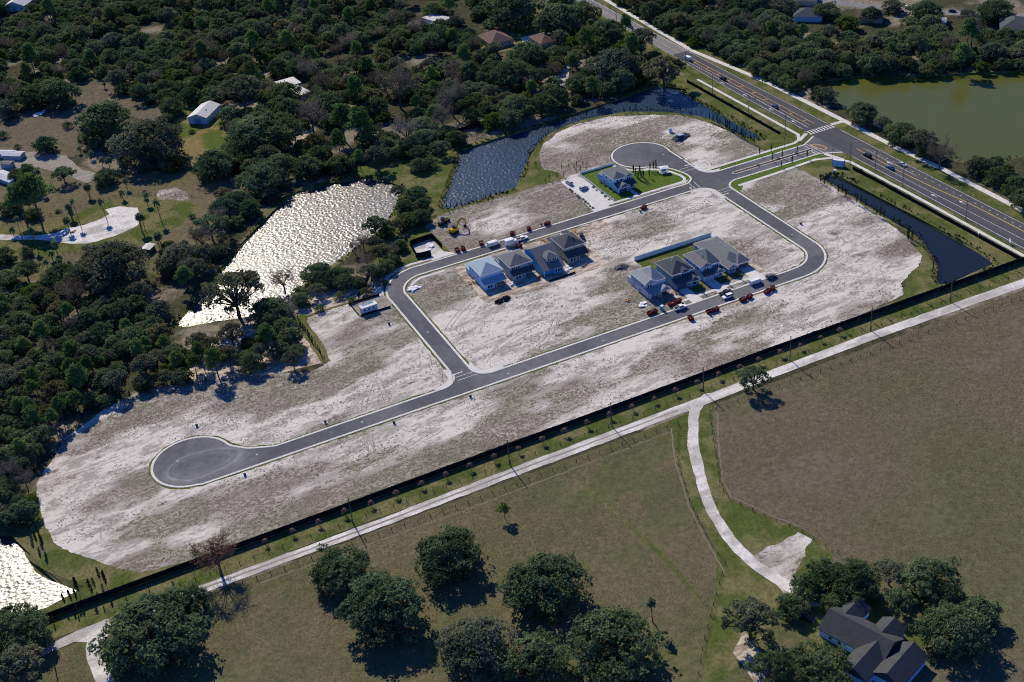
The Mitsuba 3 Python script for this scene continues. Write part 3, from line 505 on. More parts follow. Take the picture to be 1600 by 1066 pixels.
# ---------------------------------------------------------------- trees
def leaf_cloud(P, N, size, g):
    """small bent leaf sprays at the points P, facing roughly along N"""
    n = len(P)
    N = N + g.normal(0, 0.55, (n, 3))
    N /= np.linalg.norm(N, axis=1, keepdims=True)
    A = np.cross(N, g.normal(0, 1, (n, 3)))
    A /= np.linalg.norm(A, axis=1, keepdims=True)
    B = np.cross(N, A)
    s = size * g.uniform(0.6, 1.35, (n, 1))
    v = np.stack([P - A * s * 0.7, P - B * s * 0.42 - N * s * 0.12, P + A * s * 0.75, P + B * s * 0.42 - N * s * 0.16], 1).reshape(-1, 3)
    i = np.arange(n)[:, None] * 4
    return trimesh.Trimesh(v, np.vstack([i + [0, 1, 2], i + [0, 2, 3]]), process=False)


def lobes_for(g, n, R, z0, z1, spread, lr, flat_=0.75):
    out = []
    for k in range(n):
        a = k * 2.399 + g.uniform(-0.4, 0.4)
        q = math.sqrt((k + 0.5) / n) * spread * g.uniform(0.85, 1.1)
        r = R * lr * g.uniform(0.75, 1.25)
        z = z1 - (z1 - z0) * (q / max(spread, 1e-6)) ** 1.6 * g.uniform(0.6, 1.0) - r * 0.4
        out.append((np.array([R * q * math.cos(a), R * q * math.sin(a), z]), r, flat_))
    return out


def fill_lobes(g, lobes, n, size, under=0.25, gaps=0.43):
    area = np.array([r * r for _, r, _ in lobes])
    Ps, Ns = [], []
    for (c, r, fl), m in zip(lobes, (n * area / area.sum()).astype(int)):
        d = g.normal(0, 1, (m, 3))
        d /= np.linalg.norm(d, axis=1, keepdims=True)
        low = d[:, 2] < 0
        d[low & (g.random(m) > under), 2] *= -1
        rad = r * g.uniform(0.62, 1.08, (m, 1)) * (1 + 0.16 * np.sin(d[:, :1] * 7 + c[0]) * np.cos(d[:, 1:2] * 6 + c[1]))
        Ps.append(c + d * rad * [1, 1, fl])
        Ns.append(d)
    P, N = np.vstack(Ps), np.vstack(Ns)
    span = np.ptp(P[:, 0])
    keep = meshkit.fbm(P / (span * 0.085) + g.uniform(0, 50, 3), 2) > gaps
    return leaf_cloud(P[keep], N[keep], size, g)


def limbs(g, lobes, h0, r0, k, thin=0.12):
    parts = [tube([(0, 0, -0.3), (0.1 * r0, 0, h0 * 0.5), (0.2 * r0, 0.1 * r0, h0)], r0, r0 * 0.72, 7)]
    for c, r, _ in lobes[:: max(1, len(lobes) // k)]:
        mid = np.array([c[0] * 0.45, c[1] * 0.45, h0 + (c[2] - h0) * 0.62]) + g.normal(0, 0.25, 3)
        parts.append(tube([(0.2 * r0, 0.1 * r0, h0 * 0.92), mid, c], r0 * 0.5, thin, 5))
    return M(*parts)


def make_oak(seed, R, n, size, nl=22):
    g = np.random.default_rng(seed)
    H = R * g.uniform(1.02, 1.18)
    lobes = lobes_for(g, nl, R, H * 0.40, H * 1.0, 0.86, 0.30, 0.78) + lobes_for(g, nl // 2, R, H * 0.10, H * 0.36, 0.80, 0.27, 0.7)
    for _ in range(nl // 4):                                          # boughs that stick out of the outline
        a, q = g.uniform(0, 6.283), g.uniform(0.75, 1.0)
        lobes.append((np.array([R * q * math.cos(a), R * q * math.sin(a), H * g.uniform(0.3, 0.8)]), R * g.uniform(0.12, 0.22), 0.8))
    lobes = [(c * [sx, sy, 1], r, f) for sx, sy in [g.uniform(0.86, 1.12, 2)] for c, r, f in lobes]
    return limbs(g, lobes, H * 0.24, R * 0.085, 9), fill_lobes(g, lobes, int(n * (1.6 if n < 5000 else 2.0)), size, 0.25, 0.43 if n < 5000 else 0.475)


def make_sparse(seed, R, n, size):
    g = np.random.default_rng(seed)
    H = R * 1.45
    lobes = lobes_for(g, 26, R, H * 0.5, H * 0.98, 0.92, 0.20, 0.8)
    tr = limbs(g, lobes, H * 0.30, R * 0.06, 26, 0.07)
    return tr, fill_lobes(g, lobes, int(n * 1.4), size, 0.6)


def make_pine(seed, R, n, size):
    g = np.random.default_rng(seed)
    H = R * 2.6
    lobes = []
    for k in range(15):
        t = k / 14
        a, q = k * 2.4, (0.72 - 0.5 * t) * g.uniform(0.6, 1.2)
        lobes.append((np.array([R * q * math.cos(a), R * q * math.sin(a), H * (0.56 + 0.42 * t)]), R * g.uniform(0.30, 0.44) * (1.1 - 0.3 * t), 0.62))
    tr = [tube([(0, 0, -0.3), (0.1, 0.1, H * 0.5), (0, 0, H * 0.97)], R * 0.065, 0.07, 6)]
    for c, r, _ in lobes[::2]:
        tr.append(tube([(0, 0, c[2] - 0.3), c], 0.1, 0.04, 4))
    return M(*tr), fill_lobes(g, lobes, int(n * 1.35), size, 0.4, 0.40)


def make_bare(seed, R, n, size):
    """a winter tree: forking limbs and a haze of twigs"""
    g = np.random.default_rng(seed)
    H = R * 1.75
    parts, tips = [tube([(0, 0, -0.3), (0.05, 0, H * 0.34)], R * 0.055, R * 0.042, 6)], []
    for k in range(11):
        a = k * 2.399 + g.uniform(-0.3, 0.3)
        q = R * g.uniform(0.45, 0.95)
        z = H * g.uniform(0.62, 1.0) * (1.06 - 0.25 * q / R)
        p1 = np.array([q * 0.4 * math.cos(a), q * 0.4 * math.sin(a), H * 0.34 + (z - H * 0.34) * 0.55])
        p2 = np.array([q * math.cos(a), q * math.sin(a), z])
        parts.append(tube([(0, 0, H * 0.32), p1, p2], R * 0.026, 0.03, 4))
        for j in range(7):
            t = g.uniform(0.35, 1.0)
            s = p1 + (p2 - p1) * t
            e = s + g.normal(0, R * 0.20, 3) + [0, 0, R * 0.1]
            parts.append(tube([s, e], 0.04, 0.02, 3))
            tips += [s + (e - s) * g.uniform(0.2, 1.1) for _ in range(n // 77)]
    P = np.array(tips) + g.normal(0, R * 0.07, (len(tips), 3))
    D = g.normal(0, 1, P.shape) + [0, 0, 0.6]
    D /= np.linalg.norm(D, axis=1, keepdims=True)
    W = np.cross(D, g.normal(0, 1, P.shape))
    W /= np.linalg.norm(W, axis=1, keepdims=True)
    L = size * g.uniform(0.6, 1.5, (len(P), 1))
    v = np.stack([P - W * 0.05, P + W * 0.05, P + D * L], 1).reshape(-1, 3)
    return M(*parts), trimesh.Trimesh(v, np.arange(len(v)).reshape(-1, 3), process=False)


def make_bush(seed, R, n, size):
    g = np.random.default_rng(seed)
    lobes = lobes_for(g, 9, R, R * 0.25, R * 0.9, 0.66, 0.42, 0.8)
    return tube([(0, 0, -0.2), (0, 0, R * 0.4)], R * 0.08, R * 0.05, 5), fill_lobes(g, lobes, n, size, 0.5)


def make_palm(seed, h, r=1.9):
    """cabbage palm: slim trunk and a round head of arching fronds"""
    g = np.random.default_rng(seed)
    bend = g.normal(0, 0.25, 2)
    trunk = tube([(0, 0, -0.3), (bend[0] * 0.4, bend[1] * 0.4, h * 0.5), (bend[0], bend[1], h)], 0.20, 0.15, 6)
    top = np.array([bend[0], bend[1], h])
    V, Fc = [], []
    for k in range(46):
        a = k * 2.399 + g.uniform(-0.2, 0.2)
        el = math.radians(g.uniform(-55, 80))
        d = np.array([math.cos(a) * math.cos(el), math.sin(a) * math.cos(el), math.sin(el)])
        side = np.cross(d, [0, 0, 1.0])
        side /= np.linalg.norm(side) + 1e-9
        L = r * g.uniform(0.8, 1.15)
        pts = [top + d * L * t - np.array([0, 0, 0.55 * L * t * t]) for t in (0.12, 0.5, 0.8, 1.05)]
        w = [0.05, 0.34, 0.42, 0.10]
        b = len(V)
        for p, ww in zip(pts, w):
            V += [p - side * ww - [0, 0, ww * 0.35], p, p + side * ww - [0, 0, ww * 0.35]]
        for j in range(3):
            for q in (0, 1):
                i = b + j * 3 + q
                Fc += [[i, i + 1, i + 4], [i, i + 4, i + 3]]
    return trunk, trimesh.Trimesh(np.array(V), Fc, process=False)


def make_sapling(seed, h, w):
    """young slim tree: thin stem with a narrow crown"""
    g = np.random.default_rng(seed)
    n = 150
    t = g.random(n) ** 0.8
    z = h * (0.22 + 0.78 * t)
    rad = w * (0.35 + 0.65 * np.sin(np.pi * np.clip(t * 0.85 + 0.12, 0, 1))) * g.uniform(0.4, 1.0, n)
    a = g.uniform(0, 2 * np.pi, n)
    P = np.stack([rad * np.cos(a), rad * np.sin(a), z], 1)
    return tube([(0, 0, -0.2), (0, 0, h * 0.95)], 0.06, 0.02, 5), leaf_cloud(P, np.stack([np.cos(a), np.sin(a), 0.4 + 0 * a], 1), 0.34, g)


def leaf_mat(name, a, b, hue=0.18, sc=0.11):
    """leaf colour: varies from tree to tree and from spray to spray"""
    def fn(p, n, uv):
        t = smoothstep(0.25, 0.75, fbm(p.x * sc, p.y * sc, p.z * 0.12, 2))
        s = noise(p.x * 1.7, p.y * 1.7, p.z * 1.7)
        tint = noise(p.x * 0.045 + 5, p.y * 0.045, 2.0) - 0.5
        c = mix(a, b, t) * (0.62 + 0.76 * s) * (0.70 + 0.62 * noise(p.x * 0.085, p.y * 0.085, 4.0))
        return mi.Color3f(c.x * (1 + hue * tint), c.y, c.z * (1 - hue * tint))
    scene[name] = {'type': 'principledthin', 'base_color': mikit.proc(fn), 'roughness': 0.65, 'diff_trans': 0.75, 'eta': 1.35}
    return name


OAK_A = leaf_mat('oak_leaf_mat', [0.090, 0.140, 0.068], [0.165, 0.215, 0.105])
OAK_B = leaf_mat('wood_leaf_mat', [0.072, 0.128, 0.058], [0.160, 0.212, 0.096], 0.32)
GREY = leaf_mat('moss_leaf_mat', [0.118, 0.140, 0.086], [0.175, 0.190, 0.122])
PINE = leaf_mat('pine_leaf_mat', [0.096, 0.180, 0.055], [0.165, 0.259, 0.080])
GREEN = leaf_mat('bright_leaf_mat', [0.083, 0.138, 0.024], [0.138, 0.190, 0.044])
YELLOW = leaf_mat('yellow_leaf_mat', [0.150, 0.150, 0.062], [0.200, 0.185, 0.098], 0.15)
TWIG = leaf_mat('twig_mat', [0.125, 0.110, 0.096], [0.180, 0.162, 0.145], 0.2)
RED_TWIG = diffuse('red_twig_mat', (0.20, 0.115, 0.075))
PALM = leaf_mat('palm_leaf_mat', [0.117, 0.159, 0.076], [0.193, 0.237, 0.124])
SAP = diffuse('sapling_leaf_mat', (0.050, 0.056, 0.026))
BARK = diffuse('bark_mat', (0.105, 0.090, 0.075))
PBARK = diffuse('palm_bark_mat', (0.15, 0.13, 0.11))


def group_of(name, **parts):
    scene[name] = {'type': 'shapegroup', **{k: mikit.ply(m, b) for k, (m, b) in parts.items()}}
    return name


BASE_R = {'oak': 6.0, 'sparse': 6.0, 'pine': 4.5, 'green': 4.5, 'bare': 5.5, 'yellow': 5.0, 'shrub': 2.5}
KIT = {k: [] for k in BASE_R}
KIT['big'] = []
for i in range(7):
    t_, c_ = make_oak(100 + i, 6.0, 3000, 0.56)
    KIT['oak'].append(group_of(f'oak_kit_{i}', trunk=(t_, BARK), crown=(c_, GREY if i == 5 else OAK_B if i % 2 else OAK_A)))
for i in range(6):
    t_, c_ = make_oak(140 + i, 6.0, 8500, 0.36, 34)
    KIT['big'].append(group_of(f'big_oak_kit_{i}', trunk=(t_, BARK), crown=(c_, GREY if i == 4 else OAK_A)))
for i in range(3):
    t_, c_ = make_sparse(200 + i, 6.0, 2600, 0.44)
    KIT['sparse'].append(group_of(f'open_oak_kit_{i}', trunk=(t_, BARK), crown=(c_, GREY if i else OAK_A)))
    t_, c_ = make_pine(220 + i, 4.5, 2300, 0.5)
    KIT['pine'].append(group_of(f'pine_kit_{i}', trunk=(t_, BARK), crown=(c_, PINE)))
    t_, c_ = make_oak(240 + i, 4.5, 2200, 0.5, 14)
    KIT['green'].append(group_of(f'green_kit_{i}', trunk=(t_, BARK), crown=(c_, GREEN)))
    t_, c_ = make_bare(260 + i, 5.5, 2600, 0.6)
    KIT['bare'].append(group_of(f'bare_kit_{i}', trunk=(t_, BARK), crown=(c_, TWIG)))
    t_, c_ = make_sparse(280 + i, 5.0, 2300, 0.46)
    KIT['yellow'].append(group_of(f'yellow_kit_{i}', trunk=(t_, BARK), crown=(c_, YELLOW)))
    t_, c_ = make_bush(300 + i, 2.5, 700, 0.36)
    KIT['shrub'].append(group_of(f'bush_kit_{i}', trunk=(t_, BARK), crown=(c_, OAK_A)))
t_, c_ = make_bare(290, 5.5, 3400, 0.6)
group_of('red_bare_kit', trunk=(t_, BARK), crown=(c_, RED_TWIG))
group_of('mass_kit_0', crown=(make_oak(330, 6.0, 2300, 0.70)[1], OAK_B))
group_of('mass_kit_1', crown=(make_oak(331, 6.0, 2300, 0.70)[1], OAK_A))
group_of('mass_kit_2', crown=(make_oak(332, 6.0, 2000, 0.70)[1], OAK_B))
for i, h in enumerate((4.5, 6.5, 8.5, 10.5, 12.5)):
    t_, c_ = make_palm(350 + i, h)
    group_of(f'palm_kit_{i}', trunk=(t_, PBARK), crown=(c_, PALM))
for i in range(3):
    t_, c_ = make_sapling(370 + i, 5.2, 0.36 + 0.06 * i)
    group_of(f'sapling_kit_{i}', trunk=(t_, BARK), crown=(c_, SAP))

NAME = {'oak': 'oak_tree', 'big': 'oak_tree', 'sparse': 'open_tree', 'pine': 'pine_tree', 'green': 'green_tree', 'bare': 'bare_tree', 'yellow': 'yellow_tree', 'shrub': 'bush'}


def inst(name, kit, x, y, s=1.0, sz=1.0, rz=None, label=None, category='tree', group=None, lean=0.0, z=0.0):
    key = key_for(name)
    t = T().translate([float(x), float(y), float(z)]).rotate([0, 0, 1], float(rng.uniform(0, 360) if rz is None else rz))
    if lean:
        t = t.rotate([1, 0, 0], lean)
    scene[key] = {'type': 'instance', 'g': {'type': 'ref', 'id': kit}, 'to_world': t.scale([float(s), float(s), float(s * sz)])}
    tag(key, label, category, None, group)
    return key


PLACED = []
REGION = {'oak': 'oak', 'sparse': 'open crowned moss grey tree', 'pine': 'bright green pine', 'green': 'bright green tree', 'bare': 'leafless grey tree', 'yellow': 'yellowing tree', 'shrub': 'low dark bush'}
LANDMARKS = [(-47, 289, 'the white metal barn'), (7, 296, 'the pale roofed house in the woods'), (140, 293, 'the big brown roofed house'), (163, 272, 'the small brown roofed house'), (-110, 590, 'the blue roofed house at top left'), (-156, 292, 'the tin sheds'), (-125, 185, 'the white sandy yard'), (-105, 340, 'the upper left clearing'),
             (-60, 105, 'the glittering pond'), (120, 160, 'the blue pond'), (-140, 25, 'the left wood edge'), (-95, 25, 'the sandy plots at left'), (-190, -40, 'the dazzling pond'), (222, 250, 'the old grey road'), (222, 160, 'the new dark asphalt'), (270, 80, 'the olive lake'), (314, 207, 'the slate roofed suburban house'), (385, 160, 'the far suburban street'), (122, 348, 'the white roofed house in the woods'), (15, -218, 'the dark farmhouse'),
             (-40, 420, 'the wood at the top'), (40, 450, 'the middle of the top edge'), (60, 240, 'the glade above the blue pond'), (-20, 60, 'the site trailer'), (-150, 90, 'the wood at the left edge'), (250, 140, 'the lakeside path')]


def where(x, y):
    """nearest landmark, and on which side of it, as the picture shows it"""
    u, v, n = min(LANDMARKS, key=lambda q: (q[0] - x) ** 2 + (q[1] - y) ** 2)
    d = math.dist((u, v), (x, y))
    right, up = 0.897 * (x - u) - 0.434 * (y - v), (0.387 * (x - u) + 0.922 * (y - v)) * 0.6
    side = ('right of' if right > 0 else 'left of') if abs(right) > abs(up) else ('above' if up > 0 else 'below')
    return ('just ' if d < 22 else 'well ' if d > 60 else '') + side + ' ' + n


def sized(kind, R):
    b = BASE_R[kind]
    return ('small ' if R < 0.82 * b else 'large ' if R > 1.15 * b else '') + REGION[kind]


for k, (x, y, R, kind, nm) in enumerate(TREES):
    if nm is None and any(g.contains(Point(x, y)) for g in pond.values()):
        continue
    big = kind == 'oak' and R > 7.4 and y < 260
    kit = KIT['big' if big else kind]
    kid = 'red_bare_kit' if (nm and 'reddish' in nm) else kit[k % len(kit)]
    PLACED.append((x, y, R, kind))
    lab = nm or f'{sized(kind, R)} {where(x, y)}'
    inst(NAME[kind], kid, x, y, R / BASE_R[kind], rng.uniform(0.9, 1.1), label=lab, category='bush' if kind == 'shrub' else 'tree', group=None if nm else lab)

# the woods: crowns set close together; the ones that show largest are trees of their own, the rest one mass
occ = [(x, y, R) for x, y, R, k in PLACED if k != 'shrub']
HOUSES = [(140, 293, 16), (163, 273, 11), (8, 303, 11), (8, 283, 8), (-48, 290, 13), (121, 345, 8), (-110, 590, 12), (313, 207, 12), (340, 180, 9), (365, 145, 8), (395, 122, 14)]
no_go = unary_union([Polygon(c).buffer(0) for c in CLEAR] + [g.buffer(7.0 if k in ('west_pond', 'north_pond') else 2.5) for k, g in pond.items()] + [highway_area.buffer(5), far_walk.buffer(2.5), SAND.buffer(1.5), barn_yard.buffer(-1), north_field.buffer(-5), box(190, 120, 236, 205), box(340, 120, 430, 200).intersection(LineString([(350, 205), (373, 174), (393, 151), (415, 128)]).buffer(7))] + [Point(a, b).buffer(c) for a, b, c in HOUSES])
spots = []


def fill(zone, dmin, dmax, seed, thin=0.0, pack=0.66):
    g = np.random.default_rng(seed)
    zone = Polygon(zone).buffer(0).difference(no_go)
    x0, y0, x1, y1 = zone.bounds
    cell, grid = 8.0, {}
    for x, y, R in occ:
        grid.setdefault((int(x // cell), int(y // cell)), []).append((x, y, R))
    shapely.prepare(zone)
    n = int((x1 - x0) * (y1 - y0) / 7)
    X, Y = g.uniform(x0, x1, n), g.uniform(y0, y1, n)
    ok = shapely.contains_xy(zone, X, Y)
    gap = meshkit.fbm(np.stack([X * 0.028, Y * 0.028, X * 0 + seed], 1), 3)
    for x, y, q in zip(X[ok], Y[ok], gap[ok]):
        if q < thin:
            continue
        R = g.uniform(dmin, dmax)
        a, b = int(x // cell), int(y // cell)
        if all((x - u) ** 2 + (y - v) ** 2 > (pack * (R + w)) ** 2 for i in range(a - 2, a + 3) for j in range(b - 2, b + 3) for u, v, w in grid.get((i, j), ())):
            grid.setdefault((a, b), []).append((x, y, R))
            spots.append((float(x), float(y), float(R)))


fill(ZT, 4.4, 8.2, 41, 0.345)
fill(ZA, 3.6, 6.4, 42, 0.0, 0.60)
fill(ZR, 4.8, 8.0, 43, 0.0, 0.56)
SW = [(-260, -98), (-200, -97), (-196, -88), (-215, -78), (-260, -78)]
fill(SW, 3.5, 5.0, 44)
spots.sort(key=lambda s: -s[2] / math.dist((s[0], s[1], 0), CAM))
g_ = np.random.default_rng(77)
own, count = 0, {}
ZAp, ZRp = Polygon(ZA).buffer(0), Polygon(ZR).buffer(0)
for x, y, R in spots:
    u, v = g_.random(2)
    patch = meshkit.fbm(np.array([x * 0.012, y * 0.012, 3.0]), 3)
    kind = 'oak'
    if v < 0.10 and patch > 0.48:
        kind = 'bare'
    elif v < 0.22:
        kind = 'sparse'
    elif v < 0.36 + (0.25 if patch < 0.47 else 0):
        kind = 'pine' if u < 0.6 else 'oak'
    elif v > 0.965:
        kind = 'yellow'
    elif v > 0.925:
        kind = 'green'
    region = where(x, y)
    cap = {'oak': 240, 'sparse': 120, 'bare': 120, 'pine': 120}.get(kind, 60)
    if count.get(kind, 0) < cap:
        count[kind] = count.get(kind, 0) + 1
        kit = KIT[kind]
        inst(NAME[kind], kit[int(u * 97) % len(kit)], x, y, R / BASE_R[kind] * (0.75 if kind in ('pine', 'green') else 1), g_.uniform(0.95, 1.3), label=f'{sized(kind, R)} {region}', group=f'{sized(kind, R)} {region}')
    else:
        own += 1
        scene[f'woods__{own:04d}'] = {'type': 'instance', 'g': {'type': 'ref', 'id': f'mass_kit_{own % 3}'}, 'to_world': at(x, y, 0, g_.uniform(0, 360), R / 6.0)}
tag('woods', 'closed mass of dark tree crowns filling the far woods', None, 'stuff')

for k, (x, y, h) in enumerate(PALMS):
    i = min(range(5), key=lambda j: abs((4.5, 6.5, 8.5, 10.5, 12.5)[j] - h))
    lone = y < -100
    inst('palm_tree', f'palm_kit_{i}', x, y, h / (4.5, 6.5, 8.5, 10.5, 12.5)[i], 1.0, label='lone tall palm in the bottom field throwing a long thin shadow' if lone else 'cabbage palm in and around the sandy paddock at left', category='palm tree', group=None if lone else 'cabbage palms of the paddock', lean=rng.uniform(-4, 4))
inst('pine_tree', 'pine_kit_0', -49.7, -116.9, 0.5, 1.1, label='small young pine standing alone in the middle field', category='tree')
# ---------------------------------------------------------------- buildings
def roof_fn(a, b):
    def fn(p, n, uv):
        row = noise(dr.floor(p.z * 4.0) * 3.7, dr.floor((p.x + p.y) * 1.3), 1.0)
        return mix(a, b, 0.6 * fbm(p.x * 0.5, p.y * 0.5, p.z, 3) + 0.4 * row)
    return mikit.proc(fn)


diffuse('grey_shingle', roof_fn([0.150, 0.162, 0.172], [0.215, 0.228, 0.235]))
diffuse('dark_shingle', roof_fn([0.070, 0.082, 0.092], [0.115, 0.126, 0.136]))
diffuse('pale_shingle', roof_fn([0.26, 0.29, 0.31], [0.34, 0.37, 0.39]))
diffuse('wrap_roof', roof_fn([0.31, 0.41, 0.47], [0.40, 0.49, 0.53]))
diffuse('brown_shingle', roof_fn([0.15, 0.105, 0.085], [0.22, 0.16, 0.13]))
diffuse('black_shingle', roof_fn([0.050, 0.054, 0.062], [0.086, 0.090, 0.099]))
diffuse('tin_roof', roof_fn([0.42, 0.46, 0.50], [0.58, 0.61, 0.63]))
diffuse('white_roof', roof_fn([0.55, 0.55, 0.54], [0.66, 0.66, 0.65]))
for nm, c in (('white_wall', (0.66, 0.67, 0.68)), ('pale_blue_wall', (0.42, 0.66, 0.86)), ('blue_wall', (0.15, 0.48, 0.76)), ('slate_wall', (0.17, 0.33, 0.48)), ('beige_wall', (0.46, 0.42, 0.31)), ('grey_wall', (0.34, 0.43, 0.52)), ('trim_mat', (0.74, 0.74, 0.73)),
              ('garage_mat', (0.10, 0.11, 0.13)), ('light_garage_mat', (0.50, 0.52, 0.55)), ('red_steel', (0.18, 0.020, 0.026)), ('wood_mat', (0.34, 0.22, 0.12)), ('debris_mat', (0.16, 0.13, 0.11)), ('blue_plastic', (0.10, 0.30, 0.55)), ('yellow_paint', (0.52, 0.30, 0.03)), ('dark_steel', (0.035, 0.035, 0.038)), ('vinyl_mat', (0.62, 0.66, 0.72)),
              ('pallet_white', (0.72, 0.74, 0.76)), ('pole_mat', (0.13, 0.115, 0.10)), ('concrete_pole', (0.20, 0.20, 0.19)), ('tyre_mat', (0.02, 0.02, 0.022)), ('screen_mat', (0.014, 0.015, 0.018)), ('pink_leaf', (0.27, 0.175, 0.14)), ('green_box', (0.035, 0.055, 0.045)), ('shade_blue_mat', (0.42, 0.60, 0.78))):
    diffuse(nm, c)
glossy('glass_mat', (0.02, 0.03, 0.045), 0.08, 0.0, 0.6)


def hip(x0, x1, y0, y1, z, pitch=0.5, over=0.45, gs=(), axis=None, fascia=0.22):
    """hipped roof over a rectangle; gs holds the ends ('s','n','e','w') that are gables"""
    X0, X1, Y0, Y1 = x0 - over, x1 + over, y0 - over, y1 + over
    W, D = X1 - X0, Y1 - Y0
    ax = axis or ('y' if D >= W else 'x')
    h = (W if ax == 'y' else D) / 2
    zt = z + h * pitch
    if ax == 'y':
        a = (X0 + h, Y0 if 's' in gs else Y0 + min(h, D / 2), zt)
        b = (X0 + h, Y1 if 'n' in gs else Y1 - min(h, D / 2), zt)
    else:
        a = (X0 if 'w' in gs else X0 + min(h, W / 2), Y0 + h, zt)
        b = (X1 if 'e' in gs else X1 - min(h, W / 2), Y0 + h, zt)
    v = [(X0, Y0, z), (X1, Y0, z), (X1, Y1, z), (X0, Y1, z), a, b] + [(X0, Y0, z - fascia), (X1, Y0, z - fascia), (X1, Y1, z - fascia), (X0, Y1, z - fascia)]
    f = [[0, 1, 4], [1, 2, 5], [1, 5, 4], [2, 3, 5], [3, 0, 4], [3, 4, 5]] if ax == 'y' else [[0, 1, 5], [0, 5, 4], [1, 2, 5], [2, 3, 4], [2, 4, 5], [3, 0, 4]]
    f += [[0, 3, 2], [0, 2, 1]] if not gs else [[6, 9, 8], [6, 8, 7]]
    m = trimesh.Trimesh(np.array(v, float), f, process=False)
    e = 0.10
    board = lambda a0, a1, b0, b1: bx(a0, a1, b0, b1, z - fascia - 0.10, z + 0.03)
    m.metadata['fascia'] = M(board(X0 - e, X1 + e, Y0 - e, Y0), board(X0 - e, X1 + e, Y1, Y1 + e), board(X0 - e, X0, Y0, Y1), board(X1, X1 + e, Y0, Y1))
    rk = []
    for end, (p, q) in (('s', (0, 1)), ('n', (3, 2))):
        if end in gs and ax == 'y':
            pk = a if end == 's' else b
            for c0 in (v[p], v[q]):
                o = np.array([0, -0.03 if end == 's' else 0.03, 0])
                rk.append(tube([np.array(c0) + o, np.array(pk) + o], 0.13, 0.13, 4))
    if rk:
        m.metadata['fascia'] = M(m.metadata['fascia'], *rk)
    return m


def shed(x0, x1, y0, y1, z_low, z_high, over=0.35):
    """lean-to roof rising from the south edge y0 to y1"""
    X0, X1, Y0 = x0 - over, x1 + over, y0 - over
    t = 0.16
    v = [(X0, Y0, z_low), (X1, Y0, z_low), (X1, y1, z_high), (X0, y1, z_high)]
    v += [(a, b, c - t) for a, b, c in v]
    f = [[0, 1, 2], [0, 2, 3], [4, 6, 5], [4, 7, 6], [0, 4, 5], [0, 5, 1], [1, 5, 6], [1, 6, 2], [3, 7, 4], [3, 4, 0], [2, 6, 7], [2, 7, 3]]
    return trimesh.Trimesh(np.array(v, float), f, process=False)


def gable_wall(x0, x1, y, z, pitch, t=0.2, over=0.45):
    """the triangle of wall under a gable that faces south"""
    h = ((x1 - x0) / 2 + over) * pitch * 0.96
    v = [(x0, y, z - .02), (x1, y, z - .02), ((x0 + x1) / 2, y, z + h * 0.9)]
    v += [(a, y + t, c) for a, b, c in v]
    return trimesh.Trimesh(np.array(v, float), [[0, 1, 2], [3, 5, 4], [0, 2, 5], [0, 5, 3], [1, 4, 5], [1, 5, 2]], process=False)


def wall_box(x0, x1, y0, y1, z1):
    return bx(x0, x1, y0, y1, -0.1, z1)


def front_window(H, x, y, z, w=1.0, h=1.3):
    k = put('window', bx(x - w / 2 - .14, x + w / 2 + .14, y - .05, y + .02, z - .14, z + h + .14), 'trim_mat', parent=H)
    put('pane', bx(x - w / 2, x + w / 2, y - .075, y - .03, z, z + h), 'glass_mat', parent=k)


def side_window(H, x, y, z, w=0.9, h=1.2):
    k = put('window', bx(x - .05, x + .02, y - w / 2 - .09, y + w / 2 + .09, z - .09, z + h + .09), 'trim_mat', parent=H)
    put('pane', bx(x - .075, x - .03, y - w / 2, y + w / 2, z, z + h), 'glass_mat', parent=k)


def house(label, walls, roofs, wmat, rmat, wins=(), sides=(), garages=(), posts=(), gables=(), vents=(), doors=(), name='house', trim='trim_mat', extra=()):
    H = root(name, label, 'house')
    put('wall', M(*[wall_box(*w) for w in walls], *[gable_wall(*g) for g in gables]), wmat, parent=H)
    for r in roofs:
        m, mat = r if isinstance(r, tuple) else (r, rmat)
        k = put('roof', m, mat, parent=H)
        if 'fascia' in m.metadata:
            put('fascia', m.metadata['fascia'], 'trim_mat', parent=k)
    for x, y, z in vents:
        put('vent', bx(x - .18, x + .18, y - .18, y + .18, z - .3, z + .35), 'trim_mat', parent=H)
    for w in wins:
        front_window(H, *w)
    for w in sides:
        side_window(H, *w)
    for x0, x1, y, h, mat in garages:
        put('garage_door', bx(x0, x1, y - .06, y + .02, 0.02, h), mat, parent=H)
    for x, y, h in posts:
        put('post', bx(x - .16, x + .16, y - .16, y + .16, -.1, h), 'trim_mat', parent=H)
    for x, y in doors:
        put('door', bx(x - .5, x + .5, y - .07, y + .02, 0.02, 2.15), 'slate_wall', parent=H)
    for nm, m, mat in extra:
        put(nm, m, mat, parent=H)
    return H


